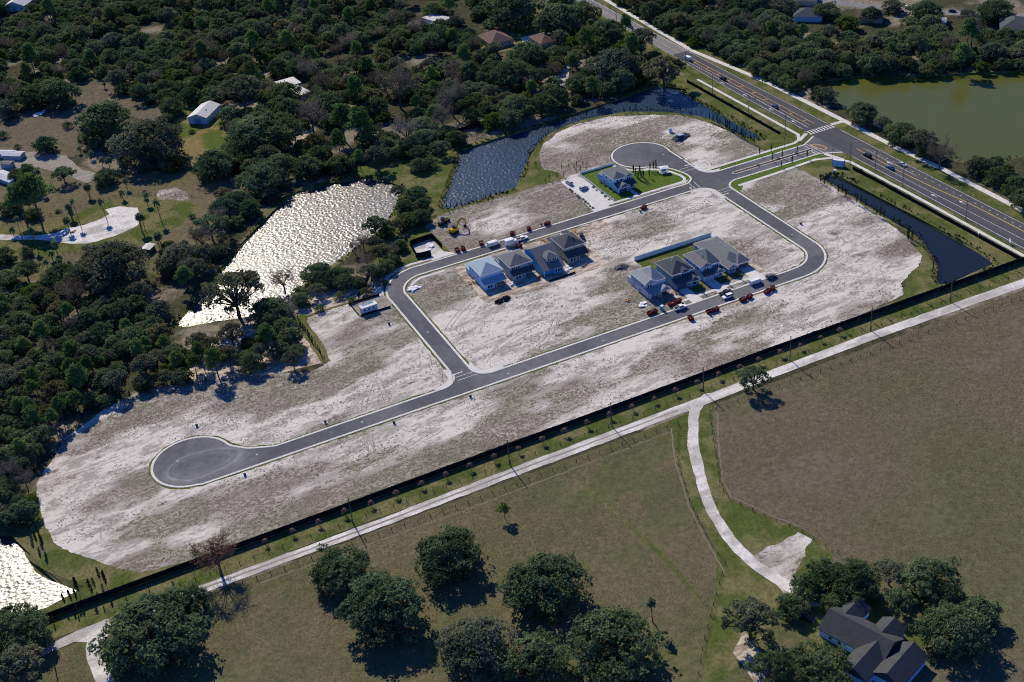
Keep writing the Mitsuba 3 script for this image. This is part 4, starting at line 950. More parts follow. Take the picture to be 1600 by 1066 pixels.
# lower row, left to right; their fronts face the lower street
house('white house with a pale roof, leftmost of the lower row, its drive not yet laid', [(61.2, 70.4, -21.4, -9.4, 5.9), (61.2, 65.6, -23.2, -21.5, 2.9), (66.2, 70.4, -23.6, -21.5, 2.9), (61.3, 66, -9.3, -6.2, 2.7)],
      [hip(61.2, 65.8, -21.6, -9.4, 6.0, 0.62, gs=('s',)), hip(65.0, 70.4, -21.0, -9.7, 5.96, 0.62, axis='x'), (shed(61.2, 70.5, -24.6, -21.45, 2.95, 4.1), 'pale_shingle'), hip(66.3, 70.6, -25.2, -21.7, 3.0, 0.72, gs=('s',), axis='y'), shed(61.3, 66, -9.8, -6.0, 3.2, 2.9)],
      'white_wall', 'pale_shingle', [(62.5, -21.4, 3.9, .8), (63.7, -21.4, 3.9, .8)], [(61.2, -19, 3.6), (61.2, -14, 3.6), (61.2, -12, .9), (61.2, -17, .9)], [(66.7, 70.0, -23.6, 2.3, 'garage_mat')], [(61.5, -24.6, 2.9), (65.4, -24.6, 2.9), (66.4, -25.1, 2.9), (70.3, -25.1, 2.9)], [(61.3, 65.7, -21.55, 6.0, .62), (66.4, 70.5, -25.0, 3.0, .72)], doors=[(63.9, -23.2)], extra=[('siding_band', bx(61.14, 61.19, -21.3, -9.5, 2.9, 5.2), 'grey_wall')])
house('dark grey roofed house with blue walls, second from left in the lower row', [(74.3, 84.6, -21.2, -8.4, 5.9), (74.3, 79.8, -24.3, -21.3, 2.9), (80.3, 84.7, -25.4, -21.3, 2.9)],
      [hip(74.3, 84.6, -21.2, -8.4, 6.0, 0.58), (shed(74.3, 84.7, -24.5, -21.25, 2.95, 4.3), 'dark_shingle'), hip(80.2, 84.8, -25.6, -21.5, 3.0, 0.8, gs=('s',), axis='y'), hip(78.3, 82.2, -21.6, -17.0, 5.95, 0.7, gs=('s',), axis='y')],
      'slate_wall', 'dark_shingle', [(75.6, -21.2, 4.0, .9), (76.9, -21.2, 4.0, .9), (79.3, -21.2, 4.1, .9), (80.6, -21.2, 4.1, .9), (83.2, -21.2, 4.0, .9), (82.5, -25.4, .9, 1.8, 1.5)], [(74.3, -18, 3.8), (74.3, -13, 3.8), (74.3, -15, .8)], [(74.8, 79.2, -24.3, 2.4, 'garage_mat')], [(80.0, -24.3, 2.9)], [(80.3, 84.7, -25.4, 3.0, .8), (78.4, 82.1, -21.5, 6.0, .7)], [(78.4, -14.4, 8.6), (79.3, -13.2, 8.8)])
house('grey roofed house with pale blue walls, third from left in the lower row', [(87.6, 96.7, -22.8, -9.4, 5.9), (87.6, 92.6, -25.0, -22.9, 2.9), (93.2, 96.7, -24.8, -22.9, 2.9)],
      [hip(87.6, 92.4, -22.8, -9.4, 6.0, 0.6, gs=('s',)), hip(91.6, 96.7, -22.4, -9.6, 5.97, 0.6, axis='x'), (shed(87.6, 96.8, -25.2, -22.85, 2.95, 4.2), 'dark_shingle'), hip(92.9, 96.9, -25.7, -22.8, 3.0, 0.75, gs=('s',), axis='y')],
      'pale_blue_wall', 'grey_shingle', [(89.4, -22.8, 3.9, .8), (90.6, -22.8, 3.9, .8), (93.4, -22.8, 4.1, .7), (94.5, -22.8, 4.1, .7), (95.6, -22.8, 4.1, .7), (95.6, -24.8, .8, 1.2)], [(87.6, -20, 3.8), (87.6, -12, 3.8)], [(88.1, 92.2, -25.0, 2.4, 'light_garage_mat')], [], [(87.7, 92.3, -22.95, 6.0, .6), (92.9, 96.8, -25.5, 3.0, .75)], [(92.0, -16.0, 7.9)], [(94.0, -24.8)])
house('long single storey house with a grey roof, rightmost of the lower row', [(99.5, 110.8, -22.6, 0.9, 2.9), (99.6, 103.4, -25.2, -22.7, 2.9), (105.4, 110.8, -23.6, -22.7, 2.9)],
      [hip(99.5, 110.8, -22.8, 0.9, 3.0, 0.46), hip(99.6, 103.6, -25.4, -18.0, 2.98, 0.62, gs=('s',), axis='y'), hip(105.2, 110.85, -24.2, -16.2, 2.96, 0.55, axis='x')],
      'slate_wall', 'grey_shingle', [(100.8, -25.2, .9, .8), (102.0, -25.2, .9, .8)], [(99.5, -18, .9), (99.5, -10, .9), (99.5, -4, .9)], [(105.8, 110.3, -23.6, 2.4, 'garage_mat')], [(104.2, -23.2, 2.9)], [(99.7, 103.5, -25.3, 3.0, .62)], [(106.2, -1.8, 5.6), (106.4, -5.4, 5.6), (106.4, -9.6, 5.7), (106.0, -12.6, 5.6)], [(104.5, -22.6)])
# upper row, seen from behind
house('half built house with pale blue roof and walls, leftmost of the upper row', [(6.8, 16.7, 23.8, 37.0, 5.9), (6.9, 11.4, 20.6, 23.9, 2.8), (6.9, 15.5, 37.1, 41.2, 2.9)],
      [hip(6.8, 16.7, 23.8, 37.0, 6.0, 0.52), (shed(6.8, 16.8, 20.5, 23.85, 2.9, 4.2), 'wrap_roof'), hip(6.9, 15.5, 36.6, 41.4, 3.0, 0.5, axis='x')], 'pale_blue_wall', 'wrap_roof', [(8.6, 20.6, .8, .9), (9.8, 20.6, .8, .9)], [(6.8, 33, 3.7), (6.8, 27, 3.7), (6.8, 31, .9)], [], [(16.5, 20.6, 2.9), (12.0, 20.6, 2.9)], [], [], [(13.6, 23.8)], extra=[('roof_hole', bx(12.2, 12.9, 26.6, 27.2, 6.9, 7.7), 'black_mat')])
house('half built house with a brown grey roof, second in the upper row', [(20.4, 30.6, 23.4, 35.2, 5.9), (20.6, 25.3, 20.8, 23.5, 2.8), (20.6, 29, 35.3, 41.0, 2.9)],
      [hip(20.4, 30.6, 23.4, 35.2, 6.0, 0.52), (shed(20.4, 30.8, 20.7, 23.45, 2.9, 4.1), 'dark_shingle'), hip(20.6, 29, 34.6, 41.2, 3.0, 0.5)], 'grey_wall', 'grey_shingle', [(21.6, 23.4, 4.0, .7), (22.6, 23.4, 4.0, .7), (23.6, 23.4, 4.0, .7), (24.6, 23.4, 4.0, .7), (29.6, 23.4, 4.2, .6), (22.2, 20.8, .8, .9), (23.5, 20.8, .8, .9)], [(20.4, 32, 3.7), (20.4, 26, 3.7), (20.4, 30, .9)], [], [(30.4, 20.9, 2.8), (26.0, 20.9, 2.8)], [], [], [(27.8, 23.4)], extra=[('roof_hole', bx(26.4, 27.2, 26.2, 26.9, 6.9, 7.8), 'black_mat')])


def saltbox():
    x0, x1, ys, yr, yn, zs, zr, zn = 33.0, 43.0, 16.3, 28.0, 35.4, 3.0, 8.9, 5.2
    v = np.array([(x0 - .4, ys, zs), (x1 + .4, ys, zs), (x1 + .4, yr, zr), (x0 - .4, yr, zr), (x0 - .4, yn, zn), (x1 + .4, yn, zn)] + [(x0 - .4, ys, zs - .22), (x1 + .4, ys, zs - .22), (x1 + .4, yr, zr - .22), (x0 - .4, yr, zr - .22), (x0 - .4, yn, zn - .22), (x1 + .4, yn, zn - .22)], float)
    f = [[0, 1, 2], [0, 2, 3], [3, 2, 5], [3, 5, 4], [6, 8, 7], [6, 9, 8], [9, 11, 8], [9, 10, 11], [0, 6, 7], [0, 7, 1], [4, 5, 11], [4, 11, 10], [0, 3, 9], [0, 9, 6], [3, 4, 10], [3, 10, 9], [1, 7, 8], [1, 8, 2], [2, 8, 11], [2, 11, 5]]
    w = np.array([(x0, 18.0, -.1), (x0, 35.0, -.1), (x0, 35.0, 5.1), (x0, 28.0, 8.55), (x0, 18.0, 3.55)] + [(x1, 18.0, -.1), (x1, 35.0, -.1), (x1, 35.0, 5.1), (x1, 28.0, 8.55), (x1, 18.0, 3.55)], float)
    wf = [[0, 4, 3], [0, 3, 2], [0, 2, 1], [5, 8, 9], [5, 7, 8], [5, 6, 7], [0, 5, 9], [0, 9, 4], [1, 2, 7], [1, 7, 6]]
    return trimesh.Trimesh(v, f, process=False), trimesh.Trimesh(w, wf, process=False)


sr, sw_ = saltbox()
H = root('house', 'half built house with a blue gable wall and dormer, third in the upper row', 'house')
put('wall', M(sw_, bx(38.0, 42.8, 16.9, 18.1, -.1, 2.75)), 'blue_wall', parent=H)
put('roof', sr, 'grey_shingle', parent=H)
put('dormer', wall_box(36.4, 41.6, 20.0, 25.0, 6.3), 'pale_blue_wall', parent=H)
put('dormer_roof', hip(36.4, 41.6, 20.0, 26.5, 6.4, 0.55, axis='y'), 'grey_shingle', parent=H)
for x in (37.2, 38.3, 39.6, 40.7):
    front_window(H, x, 20.0, 5.0, .75, 1.0)
for x in (39.2, 40.4, 41.6):
    front_window(H, x, 16.9, .8, .8, 1.3)
put('post', bx(33.2, 33.5, 16.6, 16.9, -.1, 2.9), 'trim_mat', parent=H)
house('half built house with a dark roof and beige walls, rightmost of the upper row', [(47.4, 57.2, 24.6, 36.0, 5.9), (47.5, 52.0, 21.0, 24.7, 2.8), (47.6, 56, 36.1, 42.0, 2.9)],
      [hip(47.4, 57.2, 24.6, 36.0, 6.0, 0.55), (shed(47.4, 57.4, 20.9, 24.65, 2.9, 4.4), 'dark_shingle'), hip(47.6, 54, 35.2, 42.2, 3.0, 0.55), hip(54.2, 57.0, 34.8, 40.4, 5.2, 0.6)], 'beige_wall', 'dark_shingle', [(49.0, 21.0, .8, .9), (50.4, 21.0, .8, .9)], [(47.4, 33, 3.7), (47.4, 28, 3.7)], [], [(57.1, 21.1, 2.8), (52.8, 21.1, 2.8)], [], [], [(54.6, 24.6)], extra=[('roof_hole', bx(53.1, 53.9, 27.4, 28.1, 7.2, 8.1), 'black_mat')])
house('finished blue and white show house beside the white car park', [(98.8, 108.8, 70.8, 82.6, 5.9), (98.9, 104.4, 67.4, 70.9, 2.9), (104.9, 108.6, 68.6, 70.9, 2.9), (98.9, 104, 82.7, 88.0, 2.8)],
      [hip(98.8, 105.6, 70.8, 82.6, 6.0, 0.56, axis='y'), hip(104.8, 108.9, 70.6, 82.6, 6.02, 0.62, gs=('s',), axis='y'), (shed(98.8, 109.0, 67.3, 70.85, 2.95, 4.2), 'dark_shingle'), hip(99.4, 104.6, 66.7, 70.9, 3.0, 0.7, gs=('s',), axis='y'), shed(98.9, 104, 82.3, 88.0, 3.6, 3.0)],
      'pale_blue_wall', 'grey_shingle', [(106.2, 70.8, 4.0, .8), (107.4, 70.8, 4.0, .8), (100.6, 70.8, 4.2, .8), (102.8, 70.8, 4.2, .8), (107.0, 68.6, .8, 1.4)], [(98.8, 78, 3.8), (98.8, 74, 3.8), (98.8, 80, .9)], [(99.8, 103.8, 67.4, 2.4, 'garage_mat')], [(108.4, 67.6, 2.9)], [(105.0, 108.7, 70.5, 6.0, .62), (99.6, 104.4, 66.9, 3.0, .7)], doors=[(105.4, 68.6)])


def placed(mesh, x, y, deg):
    m = mesh.copy()
    m.apply_transform(trimesh.transformations.rotation_matrix(math.radians(deg), [0, 0, 1]))
    m.apply_translation([x, y, 0])
    return m


def simple_house(label, x, y, deg, w, d, h, wmat, rmat, gs=(), pitch=0.45, name='house', wins=3, cat='house'):
    H = root(name, label, cat)
    walls = [wall_box(-w / 2, w / 2, -d / 2, d / 2, h - .05)]
    if gs:
        hh = (w / 2 + .4) * pitch * .9
        walls.append(trimesh.Trimesh(np.array([(-w / 2, -d / 2, h - .1), (w / 2, -d / 2, h - .1), (0, -d / 2, h + hh), (-w / 2, d / 2, h - .1), (w / 2, d / 2, h - .1), (0, d / 2, h + hh)], float), [[0, 1, 2], [3, 5, 4], [0, 2, 5], [0, 5, 3], [1, 4, 5], [1, 5, 2]], process=False))
    put('wall', placed(M(*walls), x, y, deg), wmat, parent=H)
    put('roof', placed(hip(-w / 2, w / 2, -d / 2, d / 2, h, pitch, gs=gs), x, y, deg), rmat, parent=H)
    for i in range(wins):
        t = (i + .5) / wins - .5
        k = put('window', placed(bx(t * w - .6, t * w + .6, -d / 2 - .05, -d / 2 + .02, .9, 2.3), x, y, deg), 'trim_mat', parent=H)
        put('pane', placed(bx(t * w - .5, t * w + .5, -d / 2 - .08, -d / 2 - .03, 1.0, 2.2), x, y, deg), 'glass_mat', parent=k)
    return H


H = simple_house('white metal barn with a pale gable roof in the mown yard', -47.4, 289.3, -38.5, 11.5, 19.0, 4.0, 'pale_blue_wall', 'white_roof', ('s', 'n'), 0.36, 'barn', 1, 'barn')
put('door', placed(bx(-1.8, 1.8, -9.62, -9.48, 0.0, 3.0), -47.4, 289.3, -38.5), 'slate_wall', parent=H)
put('vent', placed(bx(2.2, 2.8, -2, -1.4, 4.6, 5.6), -47.4, 289.3, -38.5), 'dark_steel', parent=H)
H = simple_house('brown hip roofed house in the far glade, left of the pale flat roof', 140.0, 293.0, 0, 15, 20, 3.4, 'beige_wall', 'brown_shingle', pitch=0.5)
put('chimney', bx(143, 144.2, 297, 298.2, 3, 7.6), 'brown_shingle', parent=H)
simple_house('small brown hip roofed house beside the pale drive', 163.0, 272.6, 0, 10.6, 16, 3.1, 'beige_wall', 'brown_shingle', pitch=0.5)
put('driveway', flat(Polygon([(154, 282), (178, 284), (178, 290), (156, 291)]), 0.06), 'concrete_mat', kind='structure', label='pale concrete pad behind the small brown roofed house')
simple_house('pale flat roofed house half hidden by trees in the woods', 7.5, 303.6, 5, 11.5, 12, 3.2, 'grey_wall', 'white_roof', pitch=0.10)
simple_house('low white roofed annex below the pale house in the woods', 9.5, 288, 14, 6.5, 15, 2.9, 'grey_wall', 'white_roof', pitch=0.10)
simple_house('blue grey metal roofed house at the top left corner', -110, 590, -32, 17, 24, 3.6, 'pale_blue_wall', 'tin_roof', ('s', 'n'), 0.4)
simple_house('white roofed house among trees left of the far lane', 125, 352, 20, 10, 17, 3.2, 'white_wall', 'white_roof', pitch=0.2)
simple_house('pale low roofed house showing through the trees above the brown roofs', 119, 341, 20, 7, 8, 2.8, 'white_wall', 'white_roof', pitch=0.15)
simple_house('slate roofed suburban house nearest the main road at top', 314, 207, 48, 14, 17, 3.4, 'pale_blue_wall', 'dark_shingle')
simple_house('brown gabled suburban house left of the far street', 340, 181, 48, 11, 15, 3.4, 'beige_wall', 'brown_shingle', ('s', 'n'))
simple_house('small pale roofed suburban house by the far street', 363, 150, 48, 8, 12, 3.2, 'white_wall', 'tin_roof', ('s', 'n'))
simple_house('dark hip roofed suburban house at the top right corner', 393, 118, 48, 20, 15, 3.6, 'white_wall', 'dark_shingle')
simple_house('grey roofed suburban house behind the far street', 330, 232, 48, 13, 15, 3.4, 'beige_wall', 'grey_shingle')
put('far_street', flat(LineString([(330, 245), (352, 206), (374, 174), (393, 151), (412, 130), (450, 90)]).buffer(4.2), 0.05), 'old_road_mat', kind='structure', label='pale suburban street at the top right')
for i, (x, y, dg, w, d, t, l) in enumerate(((-157.5, 305, 52, 5, 11, 'tin_roof', 'upper of the two long tin roofed sheds at the left edge'), (-153.4, 299.6, 52, 5.5, 11, 'tin_roof', 'lower of the two long tin roofed sheds at the left edge'), (-161.0, 270.5, 25, 7, 17, 'tin_roof', 'big pale metal shed at the left edge behind the pines'), (-158.2, 289, 52, 4, 6, 'grey_shingle', 'little grey shed between the tin sheds'))):
    simple_house(l, x, y, dg, w, d, 2.6, 'grey_wall', t, ('s', 'n'), 0.22, 'shed', 1, 'shed')
H = simple_house('tiny white roofed horse shelter beside the paddock fence', -112.0, 143.6, -40, 4.2, 5.0, 2.5, 'debris_mat', 'white_roof', ('s', 'n'), 0.2, 'horse_shelter', 0, 'shelter')
# the dark farmhouse, its wings at right angles to the main ridge
FA = math.degrees(math.atan2(0.352, 0.936))
F = root('farmhouse', 'rambling dark shingled farmhouse with several gabled wings at lower right', 'house')


def fwing(s, t, w, d, h, along, gs, pitch=0.62):
    """a wing centred s metres down the main ridge and t metres to its right"""
    r = hip(-w / 2, w / 2, -d / 2, d / 2, h, pitch, gs=gs, axis='y')
    wl = M(wall_box(-w / 2, w / 2, -d / 2, d / 2, h - .05), gable_wall(-w / 2, w / 2, -d / 2, h, pitch * .95), placed(gable_wall(-w / 2, w / 2, -d / 2, h, pitch * .95), 0, 0, 180))
    x, y = 15.0 + 0.352 * s + 0.936 * t, -218.0 - 0.936 * s + 0.352 * t
    a = FA + (0 if along else 90)
    return placed(r, x, y, a), placed(wl, x, y, a)


for j, q in enumerate(((0, 0, 10.8, 20, 3.0, True, ('s', 'n')), (-6.5, 5.2, 6.6, 10.0, 3.02, False, ('s', 'n')), (5.2, 5.0, 6.8, 8.6, 3.04, False, ('s', 'n')), (6.2, -7.0, 8.0, 14.5, 3.05, False, ('s', 'n')), (14.2, -3.4, 8.4, 14, 3.08, False, ('s', 'n')))):
    r_, w_ = fwing(*q)
    put('roof', r_, 'black_shingle', parent=F)
    put('wall', w_, 'pale_blue_wall', parent=F)
for sx in (-6.5, -3.5, 1.5):
    x, y = 15.0 + 0.352 * sx - 0.936 * 5.43, -218.0 - 0.936 * sx - 0.352 * 5.43
    k = put('window', placed(bx(-.06, .02, -.6, .6, .9, 2.2), x, y, FA), 'trim_mat', parent=F)
    put('pane', placed(bx(-.09, -.03, -.5, .5, 1.0, 2.1), x, y, FA), 'glass_mat', parent=k)
# ---------------------------------------------------------------- fences, poles, vehicles and site things
def panel_fence(name, label, pts, h, step, pmat, postmat, gap=0.06, thick=0.05, post=0.11, cat='fence', slit=0.0):
    """posts and panels along a line; every panel and post is a part"""
    K = root(name, label, cat)
    ln = LineString(pts)
    n = max(1, round(ln.length / step))
    L = ln.length / n
    nb = 7
    boards = [bx(0.06 + (L - 0.12) * i / nb, 0.06 + (L - 0.12) * (i + 1) / nb - slit, -thick / 2, thick / 2, gap, h * 0.94) for i in range(nb)] if slit else [bx(0.05, L - 0.05, -thick / 2, thick / 2, gap, h * 0.93)]
    pm = mikit.ply(M(*boards, bx(0.05, L - 0.05, -thick, thick, h * 0.93, h), bx(0.05, L - 0.05, -thick, thick, gap, gap + 0.12)), pmat)
    po = mikit.ply(M(bx(-post / 2, post / 2, -post / 2, post / 2, -.2, h + .08), bx(-post * .65, post * .65, -post * .65, post * .65, h + .08, h + .13)), postmat)
    for i in range(n + 1):
        a = ln.interpolate(i * L)
        b = ln.interpolate(min((i + 1) * L, ln.length)) if i < n else ln.interpolate(ln.length)
        c = ln.interpolate((i - 1) * L) if i == n else a
        d = (b.x - c.x, b.y - c.y)
        ang = math.degrees(math.atan2(d[1], d[0]))
        put('post', po, None, at(a.x, a.y, 0, ang), parent=K)
        if i < n:
            put('panel', pm, None, at(a.x, a.y, 0, ang), parent=K)
    return K


panel_fence('boundary_fence', 'long black boundary fence between the sandy plots and the gravel lane', [(-204, -84.4), (-96, -83.9), (-30, -83.4), (80, -82.9), (206.5, -83.9)], 2.3, 2.44, 'black_mat', 'black_mat', gap=0.1, post=0.16)
panel_fence('roadside_fence', 'black fence beside the main road above the entrance', [(199.4, 165), (199.3, 77)], 1.7, 2.6, 'black_mat', 'black_mat')
panel_fence('roadside_fence', 'black fence beside the main road between dark pond and footpath', [(203.4, 24), (204.2, 10), (204.4, -20), (205.0, -83.4)], 1.8, 2.6, 'black_mat', 'black_mat')
panel_fence('pond_fence', 'dark screen fence in the trees behind the two ponds', [(-18, 174.5), (10, 176.5), (60, 180.5), (112, 180)], 2.4, 3.0, 'screen_mat', 'screen_mat')
panel_fence('vinyl_fence', 'white vinyl fence behind the lower row of houses', [(72.6, 7.2), (112.0, 7.0)], 2.0, 2.44, 'vinyl_mat', 'vinyl_mat', gap=0.02)
panel_fence('lawn_fence', 'low white fence on two sides of the show house lawn', [(93.3, 61.5), (93.3, 96.5), (112.8, 96.5)], 1.1, 2.44, 'trim_mat', 'trim_mat', gap=0.02)
panel_fence('compound_screen', 'black screen fence round the open compound by the street bend', [(-0.6, 63.2), (-7.0, 64.0), (-5.2, 77.2), (6.2, 78.0), (5.9, 65.5)], 2.6, 2.4, 'screen_mat', 'screen_mat')
panel_fence('silt_screen', 'low black silt fence round the site trailer yard', [(-33.6, 42.9), (-47.2, 43.2), (-46.9, 31.2)], 1.0, 2.4, 'screen_mat', 'screen_mat')
panel_fence('silt_screen', 'low black silt fence along the south of the trailer yard', [(-46.4, 30.9), (-33, 30.9)], 0.9, 2.4, 'screen_mat', 'screen_mat')
panel_fence('silt_screen', 'short black silt fence below the upper row of houses', [(33, 12.0), (46, 12.4)], 0.8, 2.4, 'screen_mat', 'screen_mat')


def wire_fence(label, pts, step=4.6, h=1.35):
    K = root('wire_fence', label, 'fence')
    ln = LineString(pts)
    n = round(ln.length / step)
    po = mikit.ply(tube([(0, 0, -.2), (0, 0, h)], 0.12, 0.11, 5), 'post_mat')
    P = [ln.interpolate(i * ln.length / n) for i in range(n + 1)]
    for p in P:
        put('post', po, None, at(p.x, p.y, 0, 0), parent=K)
    for z in (0.45, 0.85, 1.22):
        put('wire', M(*[tube([(a.x, a.y, z), (b.x, b.y, z)], 0.014, 0.014, 3) for a, b in zip(P[:-1], P[1:])]), 'dark_steel', parent=K)


wire_fence('wire fence on weathered posts between black fence and gravel lane', [(-158, -91.6), (-60, -91.4), (20, -91.6), (75, -90.6), (205, -91.4)], 4.9)
wire_fence('wire fence along the south side of the gravel lane left of its fork', [(-172, -101.6), (-130, -101.4), (-60, -103.2), (26, -103.0)])
wire_fence('wire fence along the south side of the gravel lane right of its fork', [(42, -103.2), (77, -103.8), (206, -105.6)])
wire_fence('wire fence left of the curving gravel drive', [(25.5, -104), (14.6, -120.6), (6, -143), (1.2, -161.8), (0, -172), (-10, -182), (-23, -195.5), (-40, -216)])
wire_fence('wire fence right of the curving gravel drive', [(40, -101.6), (31, -118.2), (20.3, -138.3), (17.9, -145.7), (23.6, -161.1), (28.5, -171), (31.5, -184), (38.6, -197.8)])
wire_fence('dark paddock fence behind the white sandy yard', [(-168, 214), (-148, 212), (-122, 214), (-100, 208), (-80, 190)], 3.0)
wire_fence('paddock fence below the white sandy yard', [(-176, 178), (-155, 170), (-140, 160), (-120, 158)], 3.0)
for pts, l in (([(-31, 62.6), (-34, 58), (-37, 52), (-42, 47)], 'short dark slatted fence on the bank by the street bend'), ([(-12, 80), (-7, 80.5), (-4, 84)], 'short dark slatted fence beside the black compound')):
    panel_fence('bank_fence', l, pts, 1.2, 1.3, 'black_mat', 'black_mat')

# poles
pole_m = M(tube([(0, 0, -.5), (0, 0, 10.6)], 0.22, 0.16, 7))
for i, (x, y) in enumerate(((-195, -99.9), (-94.4, -91.9), (-36, -92.2), (5.1, -91.8), (44.4, -91.1), (82.9, -91.4), (120.7, -91.5), (160, -91.6), (203.5, -92.0))):
    K = root('utility_pole', f'{("first", "second", "third", "fourth", "fifth", "sixth", "seventh", "eighth", "ninth")[i]} wooden pole from the left along the gravel lane', 'utility pole')
    put('shaft', pole_m, 'pole_mat', at(x, y), parent=K)
    put('cap', bx(-.2, .2, -.14, .14, 10.5, 10.75), 'dark_steel', at(x, y), parent=K)
    put('insulator', tube([(0, -.25, 9.9), (0, .25, 9.9)], .05, .05, 5), 'grey_wall', at(x, y), parent=K)
cp = tube([(0, 0, -.5), (0, 0, 11.6)], 0.22, 0.15, 7)
arm = M(tube([(0, 0, 11.3), (1.4, 0, 11.7), (2.6, 0, 11.7)], .05, .04, 5))
for i, (x, y) in enumerate(((201.4, 142), (201.6, 108), (202.0, 76.4), (206.4, 30.0), (209.7, 15.6), (210.8, -2.7), (211.4, -43.5), (208.6, 181), (212.6, 225), (213.8, 270), (214.6, 312))):
    K = root('road_pole', f'{("first", "second", "third", "fourth", "fifth", "sixth", "seventh", "eighth", "ninth", "tenth", "eleventh")[i]} tall concrete pole beside the main road, counted from the pond end' if i < 7 else f'{("nearest", "second", "third", "farthest")[i - 7]} tall pole along the old grey stretch of main road', 'light pole')
    put('shaft', cp, 'concrete_pole', at(x, y), parent=K)
    put('arm', arm, 'concrete_pole', at(x, y), parent=K)
    put('lamp_head', bx(2.3, 3.0, -.14, .14, 11.6, 11.75), 'grey_wall', at(x, y), parent=K)
lp = tube([(0, 0, -.2), (0, 0, 5.2)], 0.07, 0.05, 6)
for x, y, l in ((155.8, 53.7, 'black street lamp at the tip of the entrance median'), (191.5, 62.6, 'black street lamp on the north side of the entrance near the main road'), (138.0, 71.5, 'black street lamp where the north turning circle meets the street'), (128.7, 48.6, 'black street lamp at the crossroads corner below the show house'), (202.6, 38.6, 'black street lamp by the wrapped sign'), (-33.0, -36.2, 'black street lamp at the corner of the left cross street'), (163.2, -69.2, 'black post with a lamp at the pond corner of the sandy plots')):
    K = root('street_lamp', l, 'street lamp')
    put('post', lp, 'dark_steel', at(x, y), parent=K)
    put('lamp_head', M(bx(-.2, .2, -.2, .2, 5.15, 5.55), bx(-.28, .28, -.28, .28, 5.55, 5.62)), 'dark_steel', at(x, y), parent=K)

# saplings and shrubs in rows
def row(kit, name, spots_, label, group, s=(0.85, 1.15), cat='sapling'):
    for x, y in spots_:
        inst(name, kit if isinstance(kit, str) else kit[int(rng.integers(len(kit)))], x + rng.normal(0, .15), y + rng.normal(0, .15), rng.uniform(*s), 1.0, label=label, category=cat, group=group)


SK = ['sapling_kit_0', 'sapling_kit_1', 'sapling_kit_2']
row(SK, 'sapling', [(182.4, 21.2), (182.4, 18.3), (182.4, 8.3), (183.5, 6.8), (182.5, 2.6), (182.6, -5), (183.3, -6.8), (183.2, -10.1), (182.5, -18.9), (183.3, -20.7), (182.8, -23.6), (183.8, -29), (184, -33), (179.2, -43.3), (178.7, -45), (180.7, -44.3), (181.6, -41)], 'young tree with a thin crown between the dark pond and the plots', 'saplings along the dark pond')
row(SK, 'sapling', [(180.5, 112.7), (180.5, 110), (180.9, 107), (181.1, 104.2), (181.9, 100.1), (182, 98.7), (181.9, 96.6), (181.6, 92.5), (181.4, 89.2), (182.2, 86.9), (182, 84.5), (181.7, 82.2), (181.9, 77.9), (182.3, 75.1)], 'young tree in the row between the blue pond and the northern plots', 'saplings along the blue pond')
row(SK, 'sapling', [(173.1, 130.2), (175.9, 129), (176.8, 124.7), (178, 121.9), (180, 119.5), (79.3, 116.3), (93.7, 141.1), (95.6, 142.1), (99.9, 145.5), (102.8, 147.8), (120.6, 154.1), (125.4, 153.6), (128.9, 153.7), (149.1, 148.7), (152.4, 147.5), (155.4, 146.6), (160.2, 143)], 'young tree on the grass rim above the north turning circle', 'saplings round the northern rim', (0.6, 0.85))
row(SK, 'sapling', [(115.5, 81.2), (114.8, 77.2), (115, 75.5), (115.4, 74), (116.8, 73.6), (124.2, 79.6), (125.2, 78.9), (126.4, 78.5), (120.1, 73.4), (117.5, 78.5)], 'young tree on the show house lawn', 'saplings on the show house lawn', (0.9, 1.1))
row(SK, 'sapling', [(176.8, 63), (183.5, 62.6), (178, 53.8), (177.3, 45.2), (183.8, 45.4), (193.2, 46.2), (193, 53.6), (184, 53.7)], 'young tree beside the entrance road', 'saplings along the entrance road', (0.8, 1.0))
row(SK, 'sapling', [(-183, -78.8), (-177.8, -78.9), (-175.6, -75.9), (-174.4, -80.0), (-179, -81.4), (-187.5, -81.8), (-185.8, -81.9), (-184.1, -81.8), (-198.5, -81.6), (-192.6, -37.6), (-191.5, -45.9), (-190.2, -41.9), (-189.9, -49.1)], 'dark slim young tree on the bank of the dazzling pond', 'saplings at the dazzling pond', (1.0, 1.5))
row(SK, 'sapling', [(-70.5, 41 - 3.1 * k) for k in range(12)], 'small conifer in the row beside the trailer plot', 'small conifers at the wood edge', (0.5, 0.75))
row(SK, 'sapling', [(22.8 + 2.6 * k, 99.5) for k in range(12)] + [(88.8, 105.8), (92.4, 105.6), (94.5, 104.1), (96.3, 104.4), (99.5, 103.7), (102.2, 104.1), (92.7, 97.9), (95.8, 99.3), (99.3, 99.9), (75.2, 98.1), (78.2, 98.8), (82, 98.6), (85.4, 98)], 'small young tree along the grass south of the blue pond', 'small saplings south of the blue pond', (0.45, 0.7))
row(SK, 'sapling', [(-158 + 3.2 * k, 26 - 0.3 * k) for k in range(5)] + [(-128 + 3.0 * k, 24.4 - 1.2 * k) for k in range(6)], 'slim young tree between the wood and the sandy plots', 'saplings at the left wood edge', (0.6, 0.9))
KITB = KIT['shrub']
row(KITB, 'shrub', [(200.9, y) for y in (152.7, 139.8, 131.9, 123.4, 115.6, 105.2, 96.3, 87, 79.1)] + [(206.2, y) for y in (21.2, 11.5, 5.5, -3.3, -12.3, -21.7, -30.5, -39.4, -48.4, -57, -66, -75)], 'clipped dark green shrub between black fence and footpath', 'shrubs along the main road footpath', (0.34, 0.44), 'shrub')
g_p = np.random.default_rng(310)
t_, c_ = tube([(0, 0, -.2), (0, 0, 4.6)], .16, .1, 5), fill_lobes(g_p, lobes_for(g_p, 9, 2.6, 3.6, 5.6, .7, .42, .9), 700, .4, .7)
